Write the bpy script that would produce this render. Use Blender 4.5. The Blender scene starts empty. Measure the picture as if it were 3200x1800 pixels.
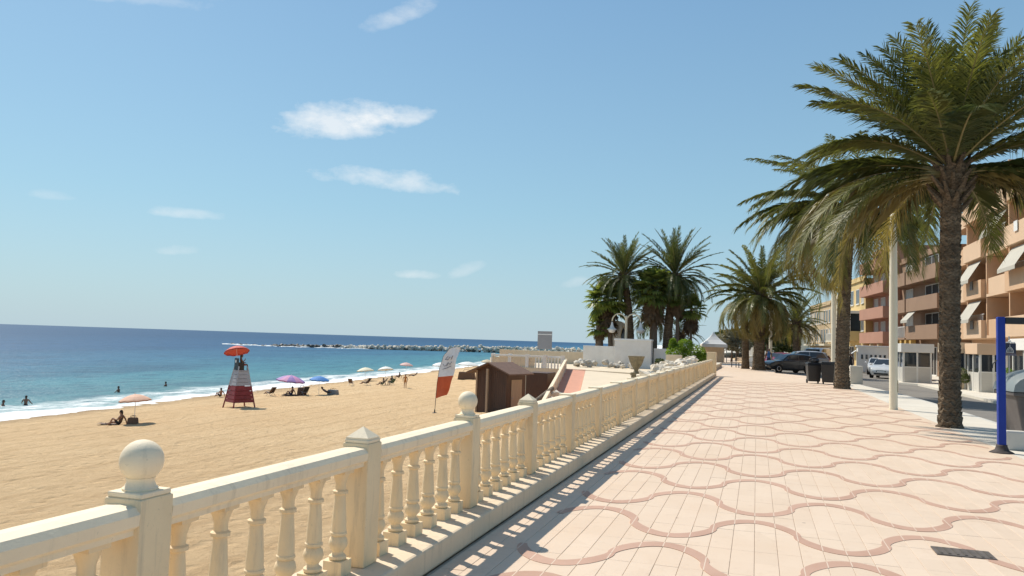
import bpy, bmesh, math, random
from mathutils import Vector, Matrix, noise
R = math.radians
rnd = random.Random(7)
sc = bpy.context.scene
COL = sc.collection

# ------------------------------------------------------------ camera
cam_d = bpy.data.cameras.new('camera')
cam = bpy.data.objects.new('camera', cam_d); COL.objects.link(cam)
cam_d.sensor_width = 36.0; cam_d.lens = 36.0 * 2460 / 3200
cam_d.clip_start = 0.05; cam_d.clip_end = 80000
cam.matrix_world = Matrix((
    (0.9545925, -0.0111124, 0.2977072, 0.0),
    (0.2961555, -0.0730367, -0.9523432, 0.0),
    (0.0323263, 0.9972673, -0.0664293, 1.65),
    (0, 0, 0, 1)))
sc.camera = cam

# ------------------------------------------------------------ world, sun, exposure
SUN_DIR = Vector((-0.72, 0.42, 1.0)).normalized()      # towards the sun
SUN_EL = math.asin(SUN_DIR.z)
SUN_ROT = math.atan2(SUN_DIR.x, SUN_DIR.y)
wd = bpy.data.worlds.new('World'); sc.world = wd; wd.use_nodes = True
wn = wd.node_tree.nodes; wl = wd.node_tree.links
for n_ in list(wn): wn.remove(n_)
def WN(t, **kw):
    n = wn.new(t)
    for k, v in kw.items(): setattr(n, k, v)
    return n
def wmath(op, a, b=None, c=None, clamp=False):
    n = WN('ShaderNodeMath', operation=op); n.use_clamp = clamp
    for i, s in enumerate((a, b, c)):
        if s is None: continue
        if isinstance(s, (int, float)): n.inputs[i].default_value = s
        else: wl.new(s, n.inputs[i])
    return n.outputs[0]
sky = WN('ShaderNodeTexSky', sky_type='NISHITA'); sky.sun_disc = False
sky.sun_elevation = SUN_EL; sky.sun_rotation = SUN_ROT
sky.altitude = 0; sky.air_density = 1.0; sky.dust_density = .7; sky.ozone_density = 2.2
tint = WN('ShaderNodeMix', data_type='RGBA', blend_type='MULTIPLY')
tint.inputs[0].default_value = 1.0
tint.inputs[7].default_value = (0.78, 0.96, 0.97, 1)
wl.new(sky.outputs[0], tint.inputs[6])
geo = WN('ShaderNodeTexCoord')
dirv = geo.outputs['Generated']
# moist sea air: the lower sky pales to an even grey-blue all round
sx_ = WN('ShaderNodeSeparateXYZ'); wl.new(dirv, sx_.inputs[0])
rp = WN('ShaderNodeValToRGB'); el_ = rp.color_ramp.elements
for i_, (p_, c_) in enumerate(((0.0, (.60, .78, .885)), (.16, (.43, .705, .865)), (.45, (.27, .51, .80)), (1.0, (.17, .36, .66)))):
    e_ = el_[0] if i_ == 0 else el_[len(el_) - 1] if i_ == 3 else el_.new(p_)
    e_.position = p_; e_.color = (*c_, 1)
wl.new(wmath('MAXIMUM', sx_.outputs[2], 0.0), rp.inputs[0])
hz6 = WN('ShaderNodeMix', data_type='RGBA', blend_type='MULTIPLY'); hz6.inputs[0].default_value = 1.0
hz6.inputs[7].default_value = (6.0, 6.0, 6.0, 1); wl.new(rp.outputs[0], hz6.inputs[6])
low = wmath('POWER', wmath('SUBTRACT', 1.0, wmath('MAXIMUM', sx_.outputs[2], 0.0)), 7.0)
air = WN('ShaderNodeMix', data_type='RGBA')
wl.new(wmath('ADD', wmath('MULTIPLY', low, .32), .6), air.inputs[0]); wl.new(tint.outputs[2], air.inputs[6])
wl.new(hz6.outputs[2], air.inputs[7])
def wvm(op, a, b):
    n = WN('ShaderNodeVectorMath', operation=op)
    for i, s in enumerate((a, b)):
        if isinstance(s, (tuple, Vector)): n.inputs[i].default_value = tuple(s)
        else: wl.new(s, n.inputs[i])
    return n
nz = WN('ShaderNodeTexNoise'); nz.inputs['Scale'].default_value = 26; nz.inputs['Detail'].default_value = 7; nz.inputs['Roughness'].default_value = 0.62
mp = WN('ShaderNodeMapping'); mp.inputs['Scale'].default_value = (1, 1, 1.9)
wl.new(dirv, mp.inputs[0]); wl.new(mp.outputs[0], nz.inputs['Vector'])
nz2 = WN('ShaderNodeTexNoise'); nz2.inputs['Scale'].default_value = 8; nz2.inputs['Detail'].default_value = 3
wl.new(dirv, nz2.inputs['Vector'])
# small fair-weather clouds: (direction, half width, half height, slant, opacity)
CLOUDS = [((-.492, .832, .252), .068, .030, .06, .8), ((-.455, .848, .263), .052, .024, .25, 1.0), ((-.410, .868, .268), .032, .017, .25, .7),
          ((-.44, .87, .190), .095, .018, -.06, .66), ((-.41, .83, .38), .055, .016, .45, .42),
          ((-.64, .76, .135), .042, .009, .0, .40), ((-.65, .76, .092), .026, .009, .05, .32),
          ((-.41, .91, .078), .032, .008, .0, .42), ((-.35, .93, .086), .026, .010, .4, .25), ((-.22, .97, .074), .026, .009, .2, .28),
          ((-.73, .66, .14), .028, .008, 0, .22), ((-.68, .65, .36), .12, .018, .1, .30),
          ((.55, .75, .30), .09, .02, .1, .4), ((-.9, .1, .28), .12, .03, .1, .5), ((-.3, -.9, .3), .12, .025, 0, .4), ((.8, -.4, .25), .1, .02, .1, .4)]
acc = None
for c, w, h, sl, op in CLOUDS:
    c = Vector(c).normalized(); r = c.cross(Vector((0, 0, 1))).normalized(); u = r.cross(c)
    r2 = (r + u * sl).normalized(); u2 = (u - r * sl).normalized()
    a = wmath('DIVIDE', wvm('DOT_PRODUCT', dirv, r2).outputs['Value'], w)
    b = wmath('DIVIDE', wvm('DOT_PRODUCT', dirv, u2).outputs['Value'], h)
    # flat base: squash the lower half
    b = wmath('MAXIMUM', b, wmath('MULTIPLY', b, -1.7))
    d2 = wmath('ADD', wmath('MULTIPLY', a, a), wmath('MULTIPLY', b, b))
    front = wmath('GREATER_THAN', wvm('DOT_PRODUCT', dirv, c).outputs['Value'], 0.0)
    e = wmath('SUBTRACT', wmath('ADD', wmath('MULTIPLY', nz.outputs[0], 2.6), wmath('MULTIPLY', nz2.outputs[0], .8)), wmath('ADD', d2, 0.72))
    m = wmath('MULTIPLY', wmath('MULTIPLY', e, 0.85, clamp=True), front)
    m = wmath('MULTIPLY', wmath('SMOOTH_MIN', m, 1.0, .2), op)
    acc = m if acc is None else wmath('MAXIMUM', acc, m)
cl = WN('ShaderNodeMix', data_type='RGBA')
wl.new(wmath('MULTIPLY', acc, .92, clamp=True), cl.inputs[0]); wl.new(air.outputs[2], cl.inputs[6])
cl.inputs[7].default_value = (7.2, 7.35, 7.4, 1)
bg = WN('ShaderNodeBackground'); bg.inputs[1].default_value = 0.114
wl.new(cl.outputs[2], bg.inputs[0])
wo = WN('ShaderNodeOutputWorld'); wl.new(bg.outputs[0], wo.inputs[0])

sl_ = bpy.data.lights.new('sun', 'SUN'); sl_.energy = 4.3; sl_.angle = R(0.53); sl_.color = (1.0, 0.93, 0.82)
sun = bpy.data.objects.new('sun', sl_); COL.objects.link(sun)
sun.rotation_euler = (-SUN_DIR).to_track_quat('-Z', 'Y').to_euler(); sun.location = (-30, 10, 40)
vs = sc.view_settings
vs.view_transform = 'Standard'; vs.look = 'None'; vs.exposure = 0.22; vs.gamma = 1.0; vs.use_curve_mapping = False
sc.cycles.max_bounces = 8; sc.cycles.diffuse_bounces = 4; sc.cycles.transparent_max_bounces = 8

# ------------------------------------------------------------ helpers
def tag(o, label=None, cat=None, group=None, kind=None):
    if label: o['label'] = label
    if cat: o['category'] = cat
    if group: o['group'] = group
    if kind: o['kind'] = kind
    return o
def thing(name, label, cat, loc=(0, 0, 0), rz=0.0, group=None):
    o = bpy.data.objects.new(name, None); COL.objects.link(o)
    o.empty_display_size = .1
    o.location = loc; o.rotation_euler = (0, 0, rz)
    return tag(o, label, cat, group)

class MB:
    """collects vertices and faces, then links them as one mesh object"""
    def __init__(s): s.v = []; s.f = []; s.m = []
    def add(s, vs_, fs, mi=0):
        k = len(s.v); s.v += [tuple(p) for p in vs_]
        s.f += [tuple(i + k for i in f) for f in fs]; s.m += [mi] * len(fs)
    def box(s, c, d, rz=0.0, mi=0, top=None, rx=0.0, ry=0.0):
        hx, hy, hz = d[0] / 2, d[1] / 2, d[2] / 2
        t = top or (1, 1)
        P = [(-hx, -hy, -hz), (hx, -hy, -hz), (hx, hy, -hz), (-hx, hy, -hz), (-hx * t[0], -hy * t[1], hz), (hx * t[0], -hy * t[1], hz), (hx * t[0], hy * t[1], hz), (-hx * t[0], hy * t[1], hz)]
        M = Matrix.Translation(c) @ Matrix.Rotation(rz, 4, 'Z') @ Matrix.Rotation(ry, 4, 'Y') @ Matrix.Rotation(rx, 4, 'X')
        s.add([M @ Vector(p) for p in P], [(0, 3, 2, 1), (4, 5, 6, 7), (0, 1, 5, 4), (1, 2, 6, 5), (2, 3, 7, 6), (3, 0, 4, 7)], mi)
    def b2(s, lo, hi, mi=0):
        s.box([(a + b) / 2 for a, b in zip(lo, hi)], [b - a for a, b in zip(lo, hi)], mi=mi)
    def quad(s, a, b, c, d, mi=0): s.add([a, b, c, d], [(0, 1, 2, 3)], mi)
    def lathe(s, prof, n=16, c=(0, 0, 0), mi=0, sq=None, caps=True):
        vs_ = []
        for r, z in prof:
            for i in range(n):
                a = 2 * math.pi * i / n
                vs_.append((c[0] + r * math.cos(a), c[1] + r * math.sin(a), c[2] + z))
        fs = []
        for j in range(len(prof) - 1):
            for i in range(n):
                k = (i + 1) % n
                fs.append((j * n + i, j * n + k, (j + 1) * n + k, (j + 1) * n + i))
        if caps:
            fs.append(tuple(range(n - 1, -1, -1))); L = (len(prof) - 1) * n
            fs.append(tuple(L + i for i in range(n)))
        s.add(vs_, fs, mi)
    def tube(s, pts, rad, n=8, mi=0, caps=True):
        pts = [Vector(p) for p in pts]
        if isinstance(rad, (int, float)): rad = [rad] * len(pts)
        vs_ = []; up = None
        for i, p in enumerate(pts):
            t = (pts[min(i + 1, len(pts) - 1)] - pts[max(i - 1, 0)]).normalized()
            if up is None: up = Vector((0, 0, 1)) if abs(t.z) < .9 else Vector((1, 0, 0))
            x = t.cross(up)
            if x.length < 1e-4: x = t.cross(Vector((0, 1, 0)))
            x.normalize(); y = x.cross(t).normalized(); up = y
            for k in range(n):
                a = 2 * math.pi * k / n
                vs_.append(p + (x * math.cos(a) + y * math.sin(a)) * rad[i])
        fs = []
        for j in range(len(pts) - 1):
            for i in range(n):
                k = (i + 1) % n
                fs.append((j * n + k, j * n + i, (j + 1) * n + i, (j + 1) * n + k))
        if caps:
            fs.append(tuple(range(n))); L = (len(pts) - 1) * n
            fs.append(tuple(L + i for i in range(n - 1, -1, -1)))
        s.add(vs_, fs, mi)
    def prism(s, poly, z0, z1, mi=0, M=None):
        n = len(poly)
        vs_ = [Vector((x, y, z0)) for x, y in poly] + [Vector((x, y, z1)) for x, y in poly]
        if M is not None: vs_ = [M @ p for p in vs_]
        fs = [tuple(range(n - 1, -1, -1)), tuple(range(n, 2 * n))] + [(i, (i + 1) % n, n + (i + 1) % n, n + i) for i in range(n)]
        s.add(vs_, fs, mi)
    def ell(s, c, r, nu=12, nv=8, mi=0, jit=0.0, sd=0):
        rr = random.Random(sd); vs_ = [(c[0], c[1], c[2] - r[2])]
        for j in range(1, nv):
            t = math.pi * j / nv - math.pi / 2
            for i in range(nu):
                a = 2 * math.pi * i / nu; q = 1 + jit * (rr.random() - .5) * 2
                vs_.append((c[0] + r[0] * math.cos(t) * math.cos(a) * q, c[1] + r[1] * math.cos(t) * math.sin(a) * q, c[2] + r[2] * math.sin(t) * q))
        vs_.append((c[0], c[1], c[2] + r[2])); L = len(vs_) - 1
        fs = [(0, 1 + (i + 1) % nu, 1 + i) for i in range(nu)]
        for j in range(nv - 2):
            for i in range(nu):
                k = (i + 1) % nu
                fs.append((1 + j * nu + i, 1 + j * nu + k, 1 + (j + 1) * nu + k, 1 + (j + 1) * nu + i))
        b = 1 + (nv - 2) * nu
        fs += [(b + i, b + (i + 1) % nu, L) for i in range(nu)]
        s.add(vs_, fs, mi)
    def mesh(s, name, mats, smooth=False, bevel=0.0, seg=2, fix=False):
        me = bpy.data.meshes.new(name)
        me.from_pydata(s.v, [], s.f)
        if not isinstance(mats, (list, tuple)): mats = [mats]
        for m in mats: me.materials.append(m)
        me.polygons.foreach_set('material_index', s.m)
        if bevel or fix:
            bm = bmesh.new(); bm.from_mesh(me)
            bmesh.ops.remove_doubles(bm, verts=bm.verts, dist=1e-5)
            bmesh.ops.recalc_face_normals(bm, faces=bm.faces)
            if bevel:
                ed = [e for e in bm.edges if len(e.link_faces) == 2 and e.calc_face_angle(0) > .5]
                bmesh.ops.bevel(bm, geom=ed, offset=bevel, segments=seg, affect='EDGES', profile=.5, clamp_overlap=True)
            bm.to_mesh(me); bm.free()
        if smooth:
            me.polygons.foreach_set('use_smooth', [True] * len(me.polygons))
            if smooth != 'all':
                try: me.set_sharp_from_angle(angle=R(float(smooth) if smooth is not True else 40))
                except Exception: pass
        me.update()
        return me
    def build(s, name, mats, parent=None, loc=None, rz=0.0, **kw):
        o = bpy.data.objects.new(name, s.mesh(name, mats, **kw)); COL.objects.link(o)
        if parent is not None: o.parent = parent
        if loc is not None: o.location = loc
        if rz: o.rotation_euler = (0, 0, rz)
        return o
def inst(name, me, parent=None, loc=(0, 0, 0), rot=(0, 0, 0), scale=None):
    o = bpy.data.objects.new(name, me); COL.objects.link(o)
    if parent is not None: o.parent = parent
    o.location = loc; o.rotation_euler = rot
    if scale: o.scale = scale
    return o
def copy_tree(o, parent=None):
    c = o.copy(); COL.objects.link(c)
    if parent is not None: c.parent = parent
    for ch in o.children: copy_tree(ch, c)
    return c

# ------------------------------------------------------------ materials
class NT:
    def __init__(s, name):
        s.m = bpy.data.materials.new(name); s.m.use_nodes = True
        s.n = s.m.node_tree.nodes; s.l = s.m.node_tree.links
        s.b = s.n['Principled BSDF']; s.out = s.n['Material Output']
    def node(s, t, **kw):
        n = s.n.new(t)
        for k, v in kw.items(): setattr(n, k, v)
        return n
    def link(s, a, b): s.l.new(a, b)
    def pos(s): return s.node('ShaderNodeNewGeometry').outputs['Position']
    def obj(s): return s.node('ShaderNodeTexCoord').outputs['Object']
    def noise(s, vec, scale, detail=4, rough=.55, stretch=None):
        if stretch:
            mp = s.node('ShaderNodeMapping'); mp.inputs['Scale'].default_value = stretch
            s.link(vec, mp.inputs[0]); vec = mp.outputs[0]
        n = s.node('ShaderNodeTexNoise'); n.inputs['Scale'].default_value = scale
        n.inputs['Detail'].default_value = detail; n.inputs['Roughness'].default_value = rough
        s.link(vec, n.inputs['Vector']); return n.outputs[0]
    def math(s, op, a, b=None, c=None, clamp=False):
        n = s.node('ShaderNodeMath', operation=op); n.use_clamp = clamp
        for i, x in enumerate((a, b, c)):
            if x is None: continue
            if isinstance(x, (int, float)): n.inputs[i].default_value = x
            else: s.link(x, n.inputs[i])
        return n.outputs[0]
    def ramp(s, fac, stops, interp='LINEAR'):
        r = s.node('ShaderNodeValToRGB'); e = r.color_ramp.elements; r.color_ramp.interpolation = interp
        while len(e) < len(stops): e.new(.5)
        for i, (p, c) in enumerate(stops):
            e[i].position = p; e[i].color = (*c, 1) if len(c) == 3 else c
        s.link(fac, r.inputs[0]); return r.outputs[0]
    def mix(s, f, a, b, mode='MIX'):
        n = s.node('ShaderNodeMix', data_type='RGBA', blend_type=mode)
        for i, x in ((0, f), (6, a), (7, b)):
            if isinstance(x, (int, float)): n.inputs[i].default_value = x
            elif isinstance(x, tuple): n.inputs[i].default_value = (*x, 1) if len(x) == 3 else x
            else: s.link(x, n.inputs[i])
        return n.outputs[2]
    def bump(s, h, strength=.3, dist=.02):
        n = s.node('ShaderNodeBump'); n.inputs['Strength'].default_value = strength; n.inputs['Distance'].default_value = dist
        s.link(h, n.inputs['Height']); s.link(n.outputs[0], s.b.inputs['Normal']); return n
    def sep(s, v):
        n = s.node('ShaderNodeSeparateXYZ'); s.link(v, n.inputs[0]); return n.outputs
def mat(name, col, rough=.6, var=.15, scale=3.0, bump=0.0, bscale=60, bdist=.01, metal=0.0, spec=.5, stain=None, stain_amt=.35, sscale=1.2, stretch=None):
    t = NT(name); p = t.pos()
    n = t.noise(p, scale, 5, .6, stretch)
    a = tuple(max(0, c * (1 - var)) for c in col); b = tuple(min(.95, c * (1 + var)) for c in col)
    c = t.ramp(n, [(.3, a), (.7, b)])
    if stain:
        f = t.ramp(t.noise(p, sscale, 6, .7, stretch), [(.48, (0, 0, 0)), (.72, (stain_amt,) * 3)])
        c = t.mix(f, c, stain)
    t.link(c, t.b.inputs['Base Color'])
    t.b.inputs['Roughness'].default_value = rough; t.b.inputs['Metallic'].default_value = metal
    t.b.inputs['Specular IOR Level'].default_value = spec
    if bump: t.bump(t.noise(p, bscale, 4, .6), bump, bdist)
    return t.m
M = {}
def stone_mat(name, col, grime=(.36, .30, .22), g1=.45, g2=.5):
    t = NT(name); p = t.pos()
    c = t.ramp(t.noise(p, 1.4, 5, .6), [(.3, tuple(x * .93 for x in col)), (.7, tuple(min(.9, x * 1.05) for x in col))])
    c = t.mix(t.ramp(t.noise(p, 2.6, 7, .7), [(.50, (0, 0, 0)), (.70, (g1 * .55,) * 3)]), c, tuple(x * .72 for x in col))
    st = t.noise(p, 16, 5, .65, (1, 1, .10))                      # rain streaks running down
    c = t.mix(t.ramp(st, [(.54, (0, 0, 0)), (.74, (g2,) * 3)]), c, grime)
    sp = t.noise(p, 55, 4, .7)
    c = t.mix(t.ramp(sp, [(.62, (0, 0, 0)), (.72, (.5,) * 3)]), c, tuple(x * .62 for x in col))
    t.link(c, t.b.inputs['Base Color']); t.b.inputs['Roughness'].default_value = .68; t.b.inputs['Specular IOR Level'].default_value = .35
    t.bump(t.math('ADD', t.noise(p, 70, 5, .7), t.math('MULTIPLY', t.noise(p, 9, 4), .8)), .28, .008)
    return t.m
M['stone'] = stone_mat('cast_stone', (.85, .66, .41))
M['stone_cap'] = stone_mat('sunlit_cast_stone', (.87, .72, .51), g1=.35, g2=.35)  # rails and caps paler than posts: sunlit tops put into the colour
M['plinth'] = stone_mat('plinth_render', (.72, .58, .41))
M['white'] = mat('white_render', (.80, .76, .70), .7, .05, 1.0, .1, 30, .01, stain=(.6, .54, .46), stain_amt=.3)
M['whitepaint'] = mat('white_paint', (.8, .79, .76), .45, .03, 3)
M['concrete'] = mat('pale_concrete', (.66, .60, .50), .8, .07, .8, .2, 60, .004, stain=(.45, .4, .33), stain_amt=.35, sscale=.7)
M['curb'] = mat('curb_stone', (.55, .52, .46), .8, .1, 2, .2, 40, .005)
M['terrace'] = mat('terrace_cream', (.70, .58, .42), .8, .05, .6, .1, 30, .01)
M['salmon'] = mat('salmon_paving', (.62, .30, .20), .8, .06, 1.0, .1, 40, .005)
M['rock'] = mat('white_limestone', (.70, .62, .50), .85, .22, 2.0, .6, 6, .06)
M['rockdark'] = mat('wet_dark_rock', (.10, .09, .075), .55, .35, 1.5, .6, 5, .06)
M['rockgrey'] = mat('breakwater_rock', (.55, .50, .42), .85, .30, .8, .6, 4, .08)
M['black'] = mat('black_plastic', (.018, .018, .02), .4, .2, 4)
M['rubber'] = mat('tyre_rubber', (.02, .02, .02), .8, .1, 4)
M['steel'] = mat('galvanised_steel', (.42, .42, .42), .4, .1, 6, metal=.8)
M['glass'] = mat('dark_glass', (.03, .035, .04), .06, .1, 2, spec=.8)
M['pole'] = mat('cream_pole_paint', (.80, .72, .55), .4, .04, 2)
M['brownwood'] = mat('brown_stained_wood', (.085, .042, .026), .6, .22, 3, .3, 30, .004, stretch=(6, 6, .6))
M['brownroof'] = mat('brown_felt_roof', (.17, .098, .068), .8, .12, 3, .3, 60, .004)
M['tanwood'] = mat('pale_timber', (.42, .30, .20), .7, .15, 3, .2, 30, .003, stretch=(5, 5, .6))

# ---- asphalt
t = NT('asphalt'); p = t.pos()
c = t.ramp(t.noise(p, 1.1, 6, .6), [(.3, (.165, .15, .13)), (.7, (.22, .20, .172))])
c = t.mix(t.ramp(t.noise(p, 90, 2), [(.45, (0, 0, 0)), (.7, (.35,) * 3)]), c, (.26, .24, .21))
t.link(c, t.b.inputs['Base Color']); t.b.inputs['Roughness'].default_value = .9
t.bump(t.noise(p, 120, 3), .4, .004); M['asphalt'] = t.m

# ---- paving tile: faint tone per tile, scuffs, fine joints are real geometry
t = NT('paving_tile'); p = t.pos()
sn = t.node('ShaderNodeVectorMath', operation='SNAP'); t.link(p, sn.inputs[0]); sn.inputs[1].default_value = (.18, .72, 10)
wn_ = t.node('ShaderNodeTexWhiteNoise'); t.link(sn.outputs[0], wn_.inputs[0])
c = t.ramp(wn_.outputs[0], [(0, (.665, .52, .39)), (1, (.705, .555, .42))])
c = t.mix(t.ramp(t.noise(p, .55, 6, .65), [(.42, (0, 0, 0)), (.75, (.6,) * 3)]), c, (.63, .46, .32))
c = t.mix(t.ramp(t.noise(p, 9, 6, .7), [(.56, (0, 0, 0)), (.75, (.45,) * 3)]), c, (.52, .38, .28))
c = t.mix(t.ramp(t.noise(p, 2.1, 7, .75, (1, .3, 1)), [(.56, (0, 0, 0)), (.72, (.35,) * 3)]), c, (.50, .36, .25))
vg = t.node('ShaderNodeTexVoronoi'); vg.inputs['Scale'].default_value = 1.9; t.link(p, vg.inputs['Vector'])
c = t.mix(t.math('MULTIPLY', t.math('LESS_THAN', vg.outputs[0], .035), .55), c, (.22, .17, .14))
t.link(c, t.b.inputs['Base Color']); t.b.inputs['Roughness'].default_value = .7
t.b.inputs['Specular IOR Level'].default_value = .3
t.bump(t.noise(p, 150, 3), .15, .002); M['tile'] = t.m
M['grout'] = mat('grout_bed', (.58, .45, .335), .9, .2, 3)
t = NT('wave_band_tile'); p = t.pos(); X_, Y_, Z_ = t.sep(p)
c = t.ramp(t.noise(p, 1.5, 6, .65), [(.3, (.45, .27, .19)), (.7, (.55, .345, .25))])
fx = t.math('ABSOLUTE', t.math('SUBTRACT', t.math('FRACT', t.math('DIVIDE', t.math('ADD', X_, 1.80), .18)), .5))
c = t.mix(t.math('GREATER_THAN', fx, .478), c, (.66, .52, .40))
t.link(c, t.b.inputs['Base Color']); t.b.inputs['Roughness'].default_value = .75; M['band'] = t.m

# ---- sand
t = NT('beach_sand'); p = t.pos(); X_, Y_, Z_ = t.sep(p)
c = t.ramp(t.noise(p, .09, 5, .6), [(.3, (.68, .465, .255)), (.7, (.76, .545, .315))])
c = t.mix(t.ramp(t.noise(p, 1.3, 6, .7, (1, .45, 1)), [(.42, (0, 0, 0)), (.70, (.6,) * 3)]), c, (.58, .385, .20))
c = t.mix(t.ramp(t.noise(p, 26, 3, .6), [(.5, (0, 0, 0)), (.75, (.3,) * 3)]), c, (.78, .58, .36))
c = t.mix(t.ramp(t.noise(p, 3.4, 5, .75, (1, .6, 1)), [(.54, (0, 0, 0)), (.68, (.5,) * 3)]), c, (.50, .32, .165))
wvt = t.node('ShaderNodeTexWave', wave_type='BANDS', bands_direction='X'); wvt.inputs['Scale'].default_value = .11; wvt.inputs['Distortion'].default_value = 5; wvt.inputs['Detail'].default_value = 4; wvt.inputs['Detail Scale'].default_value = .4; t.link(p, wvt.inputs['Vector'])
c = t.mix(t.ramp(wvt.outputs[1], [(.90, (0, 0, 0)), (.99, (.35,) * 3)]), c, (.48, .31, .16))
ds = t.math('ADD', t.math('ADD', X_, t.math('MULTIPLY', t.math('SUBTRACT', Y_, 40), .118)), 50.5)   # metres inland of the waterline
dn = t.math('ADD', ds, t.math('MULTIPLY', t.math('SUBTRACT', t.noise(p, .12, 3), .5), 5))
wet = t.math('SUBTRACT', 1, t.math('DIVIDE', dn, 4.5), clamp=True)
wet = t.math('MULTIPLY', wet, .75)
c = t.mix(wet, c, (.25, .165, .10))
t.link(c, t.b.inputs['Base Color']); t.b.inputs['Roughness'].default_value = .95; t.b.inputs['Specular IOR Level'].default_value = .15
vo = t.node('ShaderNodeTexVoronoi'); vo.inputs['Scale'].default_value = 2.2
mpv = t.node('ShaderNodeMapping'); mpv.inputs['Scale'].default_value = (1, .75, 1); t.link(p, mpv.inputs[0]); t.link(mpv.outputs[0], vo.inputs['Vector'])
h = t.math('ADD', t.math('MULTIPLY', t.math('MINIMUM', vo.outputs[0], .45), 1.6), t.noise(p, 5, 6, .7))
h = t.math('ADD', h, t.math('MULTIPLY', t.noise(p, 30, 4, .7), .35))
t.bump(h, 1.0, .15); M['sand'] = t.m

# ---- sea: colour follows depth, foam follows the shore break
t = NT('sea_water'); p = t.pos(); X_, Y_, Z_ = t.sep(p)
off = t.math('MULTIPLY', t.math('ADD', t.math('ADD', X_, t.math('MULTIPLY', t.math('SUBTRACT', Y_, 40), .118)), 50.5), -1)
offn = t.math('ADD', off, t.math('MULTIPLY', t.math('SUBTRACT', t.noise(p, .02, 4, .6), .5), 60))
c = t.ramp(t.math('DIVIDE', offn, 420, clamp=True), [(0, (.12, .27, .28)), (.05, (.065, .215, .265)), (.15, (.042, .15, .24)), (.32, (.030, .105, .205)), (1, (.024, .085, .175))])
str_ = t.noise(p, .05, 5, .6, (1, .30, 1))
c = t.mix(t.ramp(str_, [(.50, (0, 0, 0)), (.70, (.55,) * 3)]), c, (.022, .072, .14))
rip = t.noise(p, .55, 6, .65, (1, .38, 1))
c = t.mix(t.ramp(rip, [(.50, (0, 0, 0)), (.68, (.60,) * 3)]), c, (.018, .06, .11))
c = t.mix(t.ramp(rip, [(.22, (.25,) * 3), (.40, (0, 0, 0))]), c, (.16, .30, .36))
nb = t.math('MULTIPLY', t.math('SUBTRACT', t.noise(p, .09, 7, .68), .5), 13)
sh = t.math('ADD', off, nb)
lace = t.noise(p, .9, 7, .75, (1, .5, 1))
f1 = t.math('SUBTRACT', 1, t.math('DIVIDE', t.math('SUBTRACT', sh, 1.6), 1.2), clamp=True)             # solid swash
f2 = t.math('SUBTRACT', 1, t.math('DIVIDE', t.math('ABSOLUTE', t.math('SUBTRACT', sh, 4.6)), 3.0), clamp=True)  # lacy break behind it
fo = t.math('MAXIMUM', f1, t.math('MULTIPLY', f2, t.math('MULTIPLY', t.math('SUBTRACT', lace, .36), 5.0, clamp=True)))
cap = t.math('MULTIPLY', t.math('SUBTRACT', t.noise(p, .14, 6, .75, (1, .3, 1)), .765), 9, clamp=True)     # rare whitecaps
fo = t.math('MAXIMUM', fo, cap)
dbw = t.math('SUBTRACT', 1, t.math('DIVIDE', off, 60), clamp=True)
c = t.mix(fo, c, (.88, .88, .85))
df = t.node('ShaderNodeBsdfDiffuse'); t.link(c, df.inputs[0]); gl_ = t.node('ShaderNodeBsdfGlossy'); gl_.inputs['Roughness'].default_value = .28
mx_ = t.node('ShaderNodeMixShader'); t.link(t.math('MULTIPLY', t.math('SUBTRACT', 1, fo), .13), mx_.inputs[0])
t.link(df.outputs[0], mx_.inputs[1]); t.link(gl_.outputs[0], mx_.inputs[2]); t.link(mx_.outputs[0], t.out.inputs[0])
hh = t.math('ADD', t.noise(p, .5, 5, .6, (1, .4, 1)), t.math('MULTIPLY', t.noise(p, 2.6, 4, .6, (1, .5, 1)), .3))
bn_ = t.bump(hh, .9, .55); t.link(bn_.outputs[0], df.inputs['Normal']); t.link(bn_.outputs[0], gl_.inputs['Normal']); M['sea'] = t.m

# ------------------------------------------------------------ terrain
def xs(Y): return -50.5 - 0.118 * (Y - 40)
def zsand(X, Y):
    tt = max(0.0, (-2.6 - X) / (-2.6 - xs(Y))); return -2.3 - 2.75 * tt ** 0.9
def sand_z(X, Y):
    z = zsand(X, Y)
    z += .10 * noise.noise(Vector((X * .12, Y * .10, 0))) + .035 * noise.noise(Vector((X * .7, Y * .45, 3)))
    z += .055 * noise.noise(Vector((X * 1.5, Y * 1.15, 7))) + .035 * noise.noise(Vector((X * 2.9, Y * 2.3, 11)))
    if X < xs(Y) + 4: z -= .02 * max(0, xs(Y) + 1 - X)
    return z
def lin(a, b, n): return [a + (b - a) * i / (n - 1) for i in range(n)]
m = MB()
xl = sorted(set([-90, -80, -72] + lin(-68, -20, 100) + lin(-19.6, -2.5, 70)))
yl = lin(-18, 0, 14) + lin(.3, 40, 140) + lin(40.8, 120, 110) + lin(123, 330, 40)
nx, ny = len(xl), len(yl)
m.v = [(x, y, sand_z(x, y)) for y in yl for x in xl]
m.f = [(j * nx + i, j * nx + i + 1, (j + 1) * nx + i + 1, (j + 1) * nx + i) for j in range(ny - 1) for i in range(nx - 1)]
m.m = [0] * len(m.f)
tag(m.build('beach', M['sand'], smooth='all'), kind='structure')
m = MB(); S = 45000
m.quad((-S, -S, -5), (60, -S, -5), (60, S, -5), (-S, S, -5))
tag(m.build('sea', M['sea']), kind='structure')

def road_z(X): return -.10 - .02 * (X + 1)
m = MB()
m.quad((-1.2, -40, road_z(-1.2)), (40, -40, road_z(40)), (40, 420, road_z(40)), (-1.2, 420, road_z(-1.2)))
tag(m.build('road', M['asphalt']), kind='structure')
m = MB(); m.quad((40, -400, -.98), (900, -400, -.98), (900, 1500, -.98), (40, 1500, -.98)); m.quad((-40, 421, -.9), (40, 421, -.9), (40, 1500, -.9), (-40, 1500, -.9))
tag(m.build('ground', M['concrete']), kind='structure')

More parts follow.
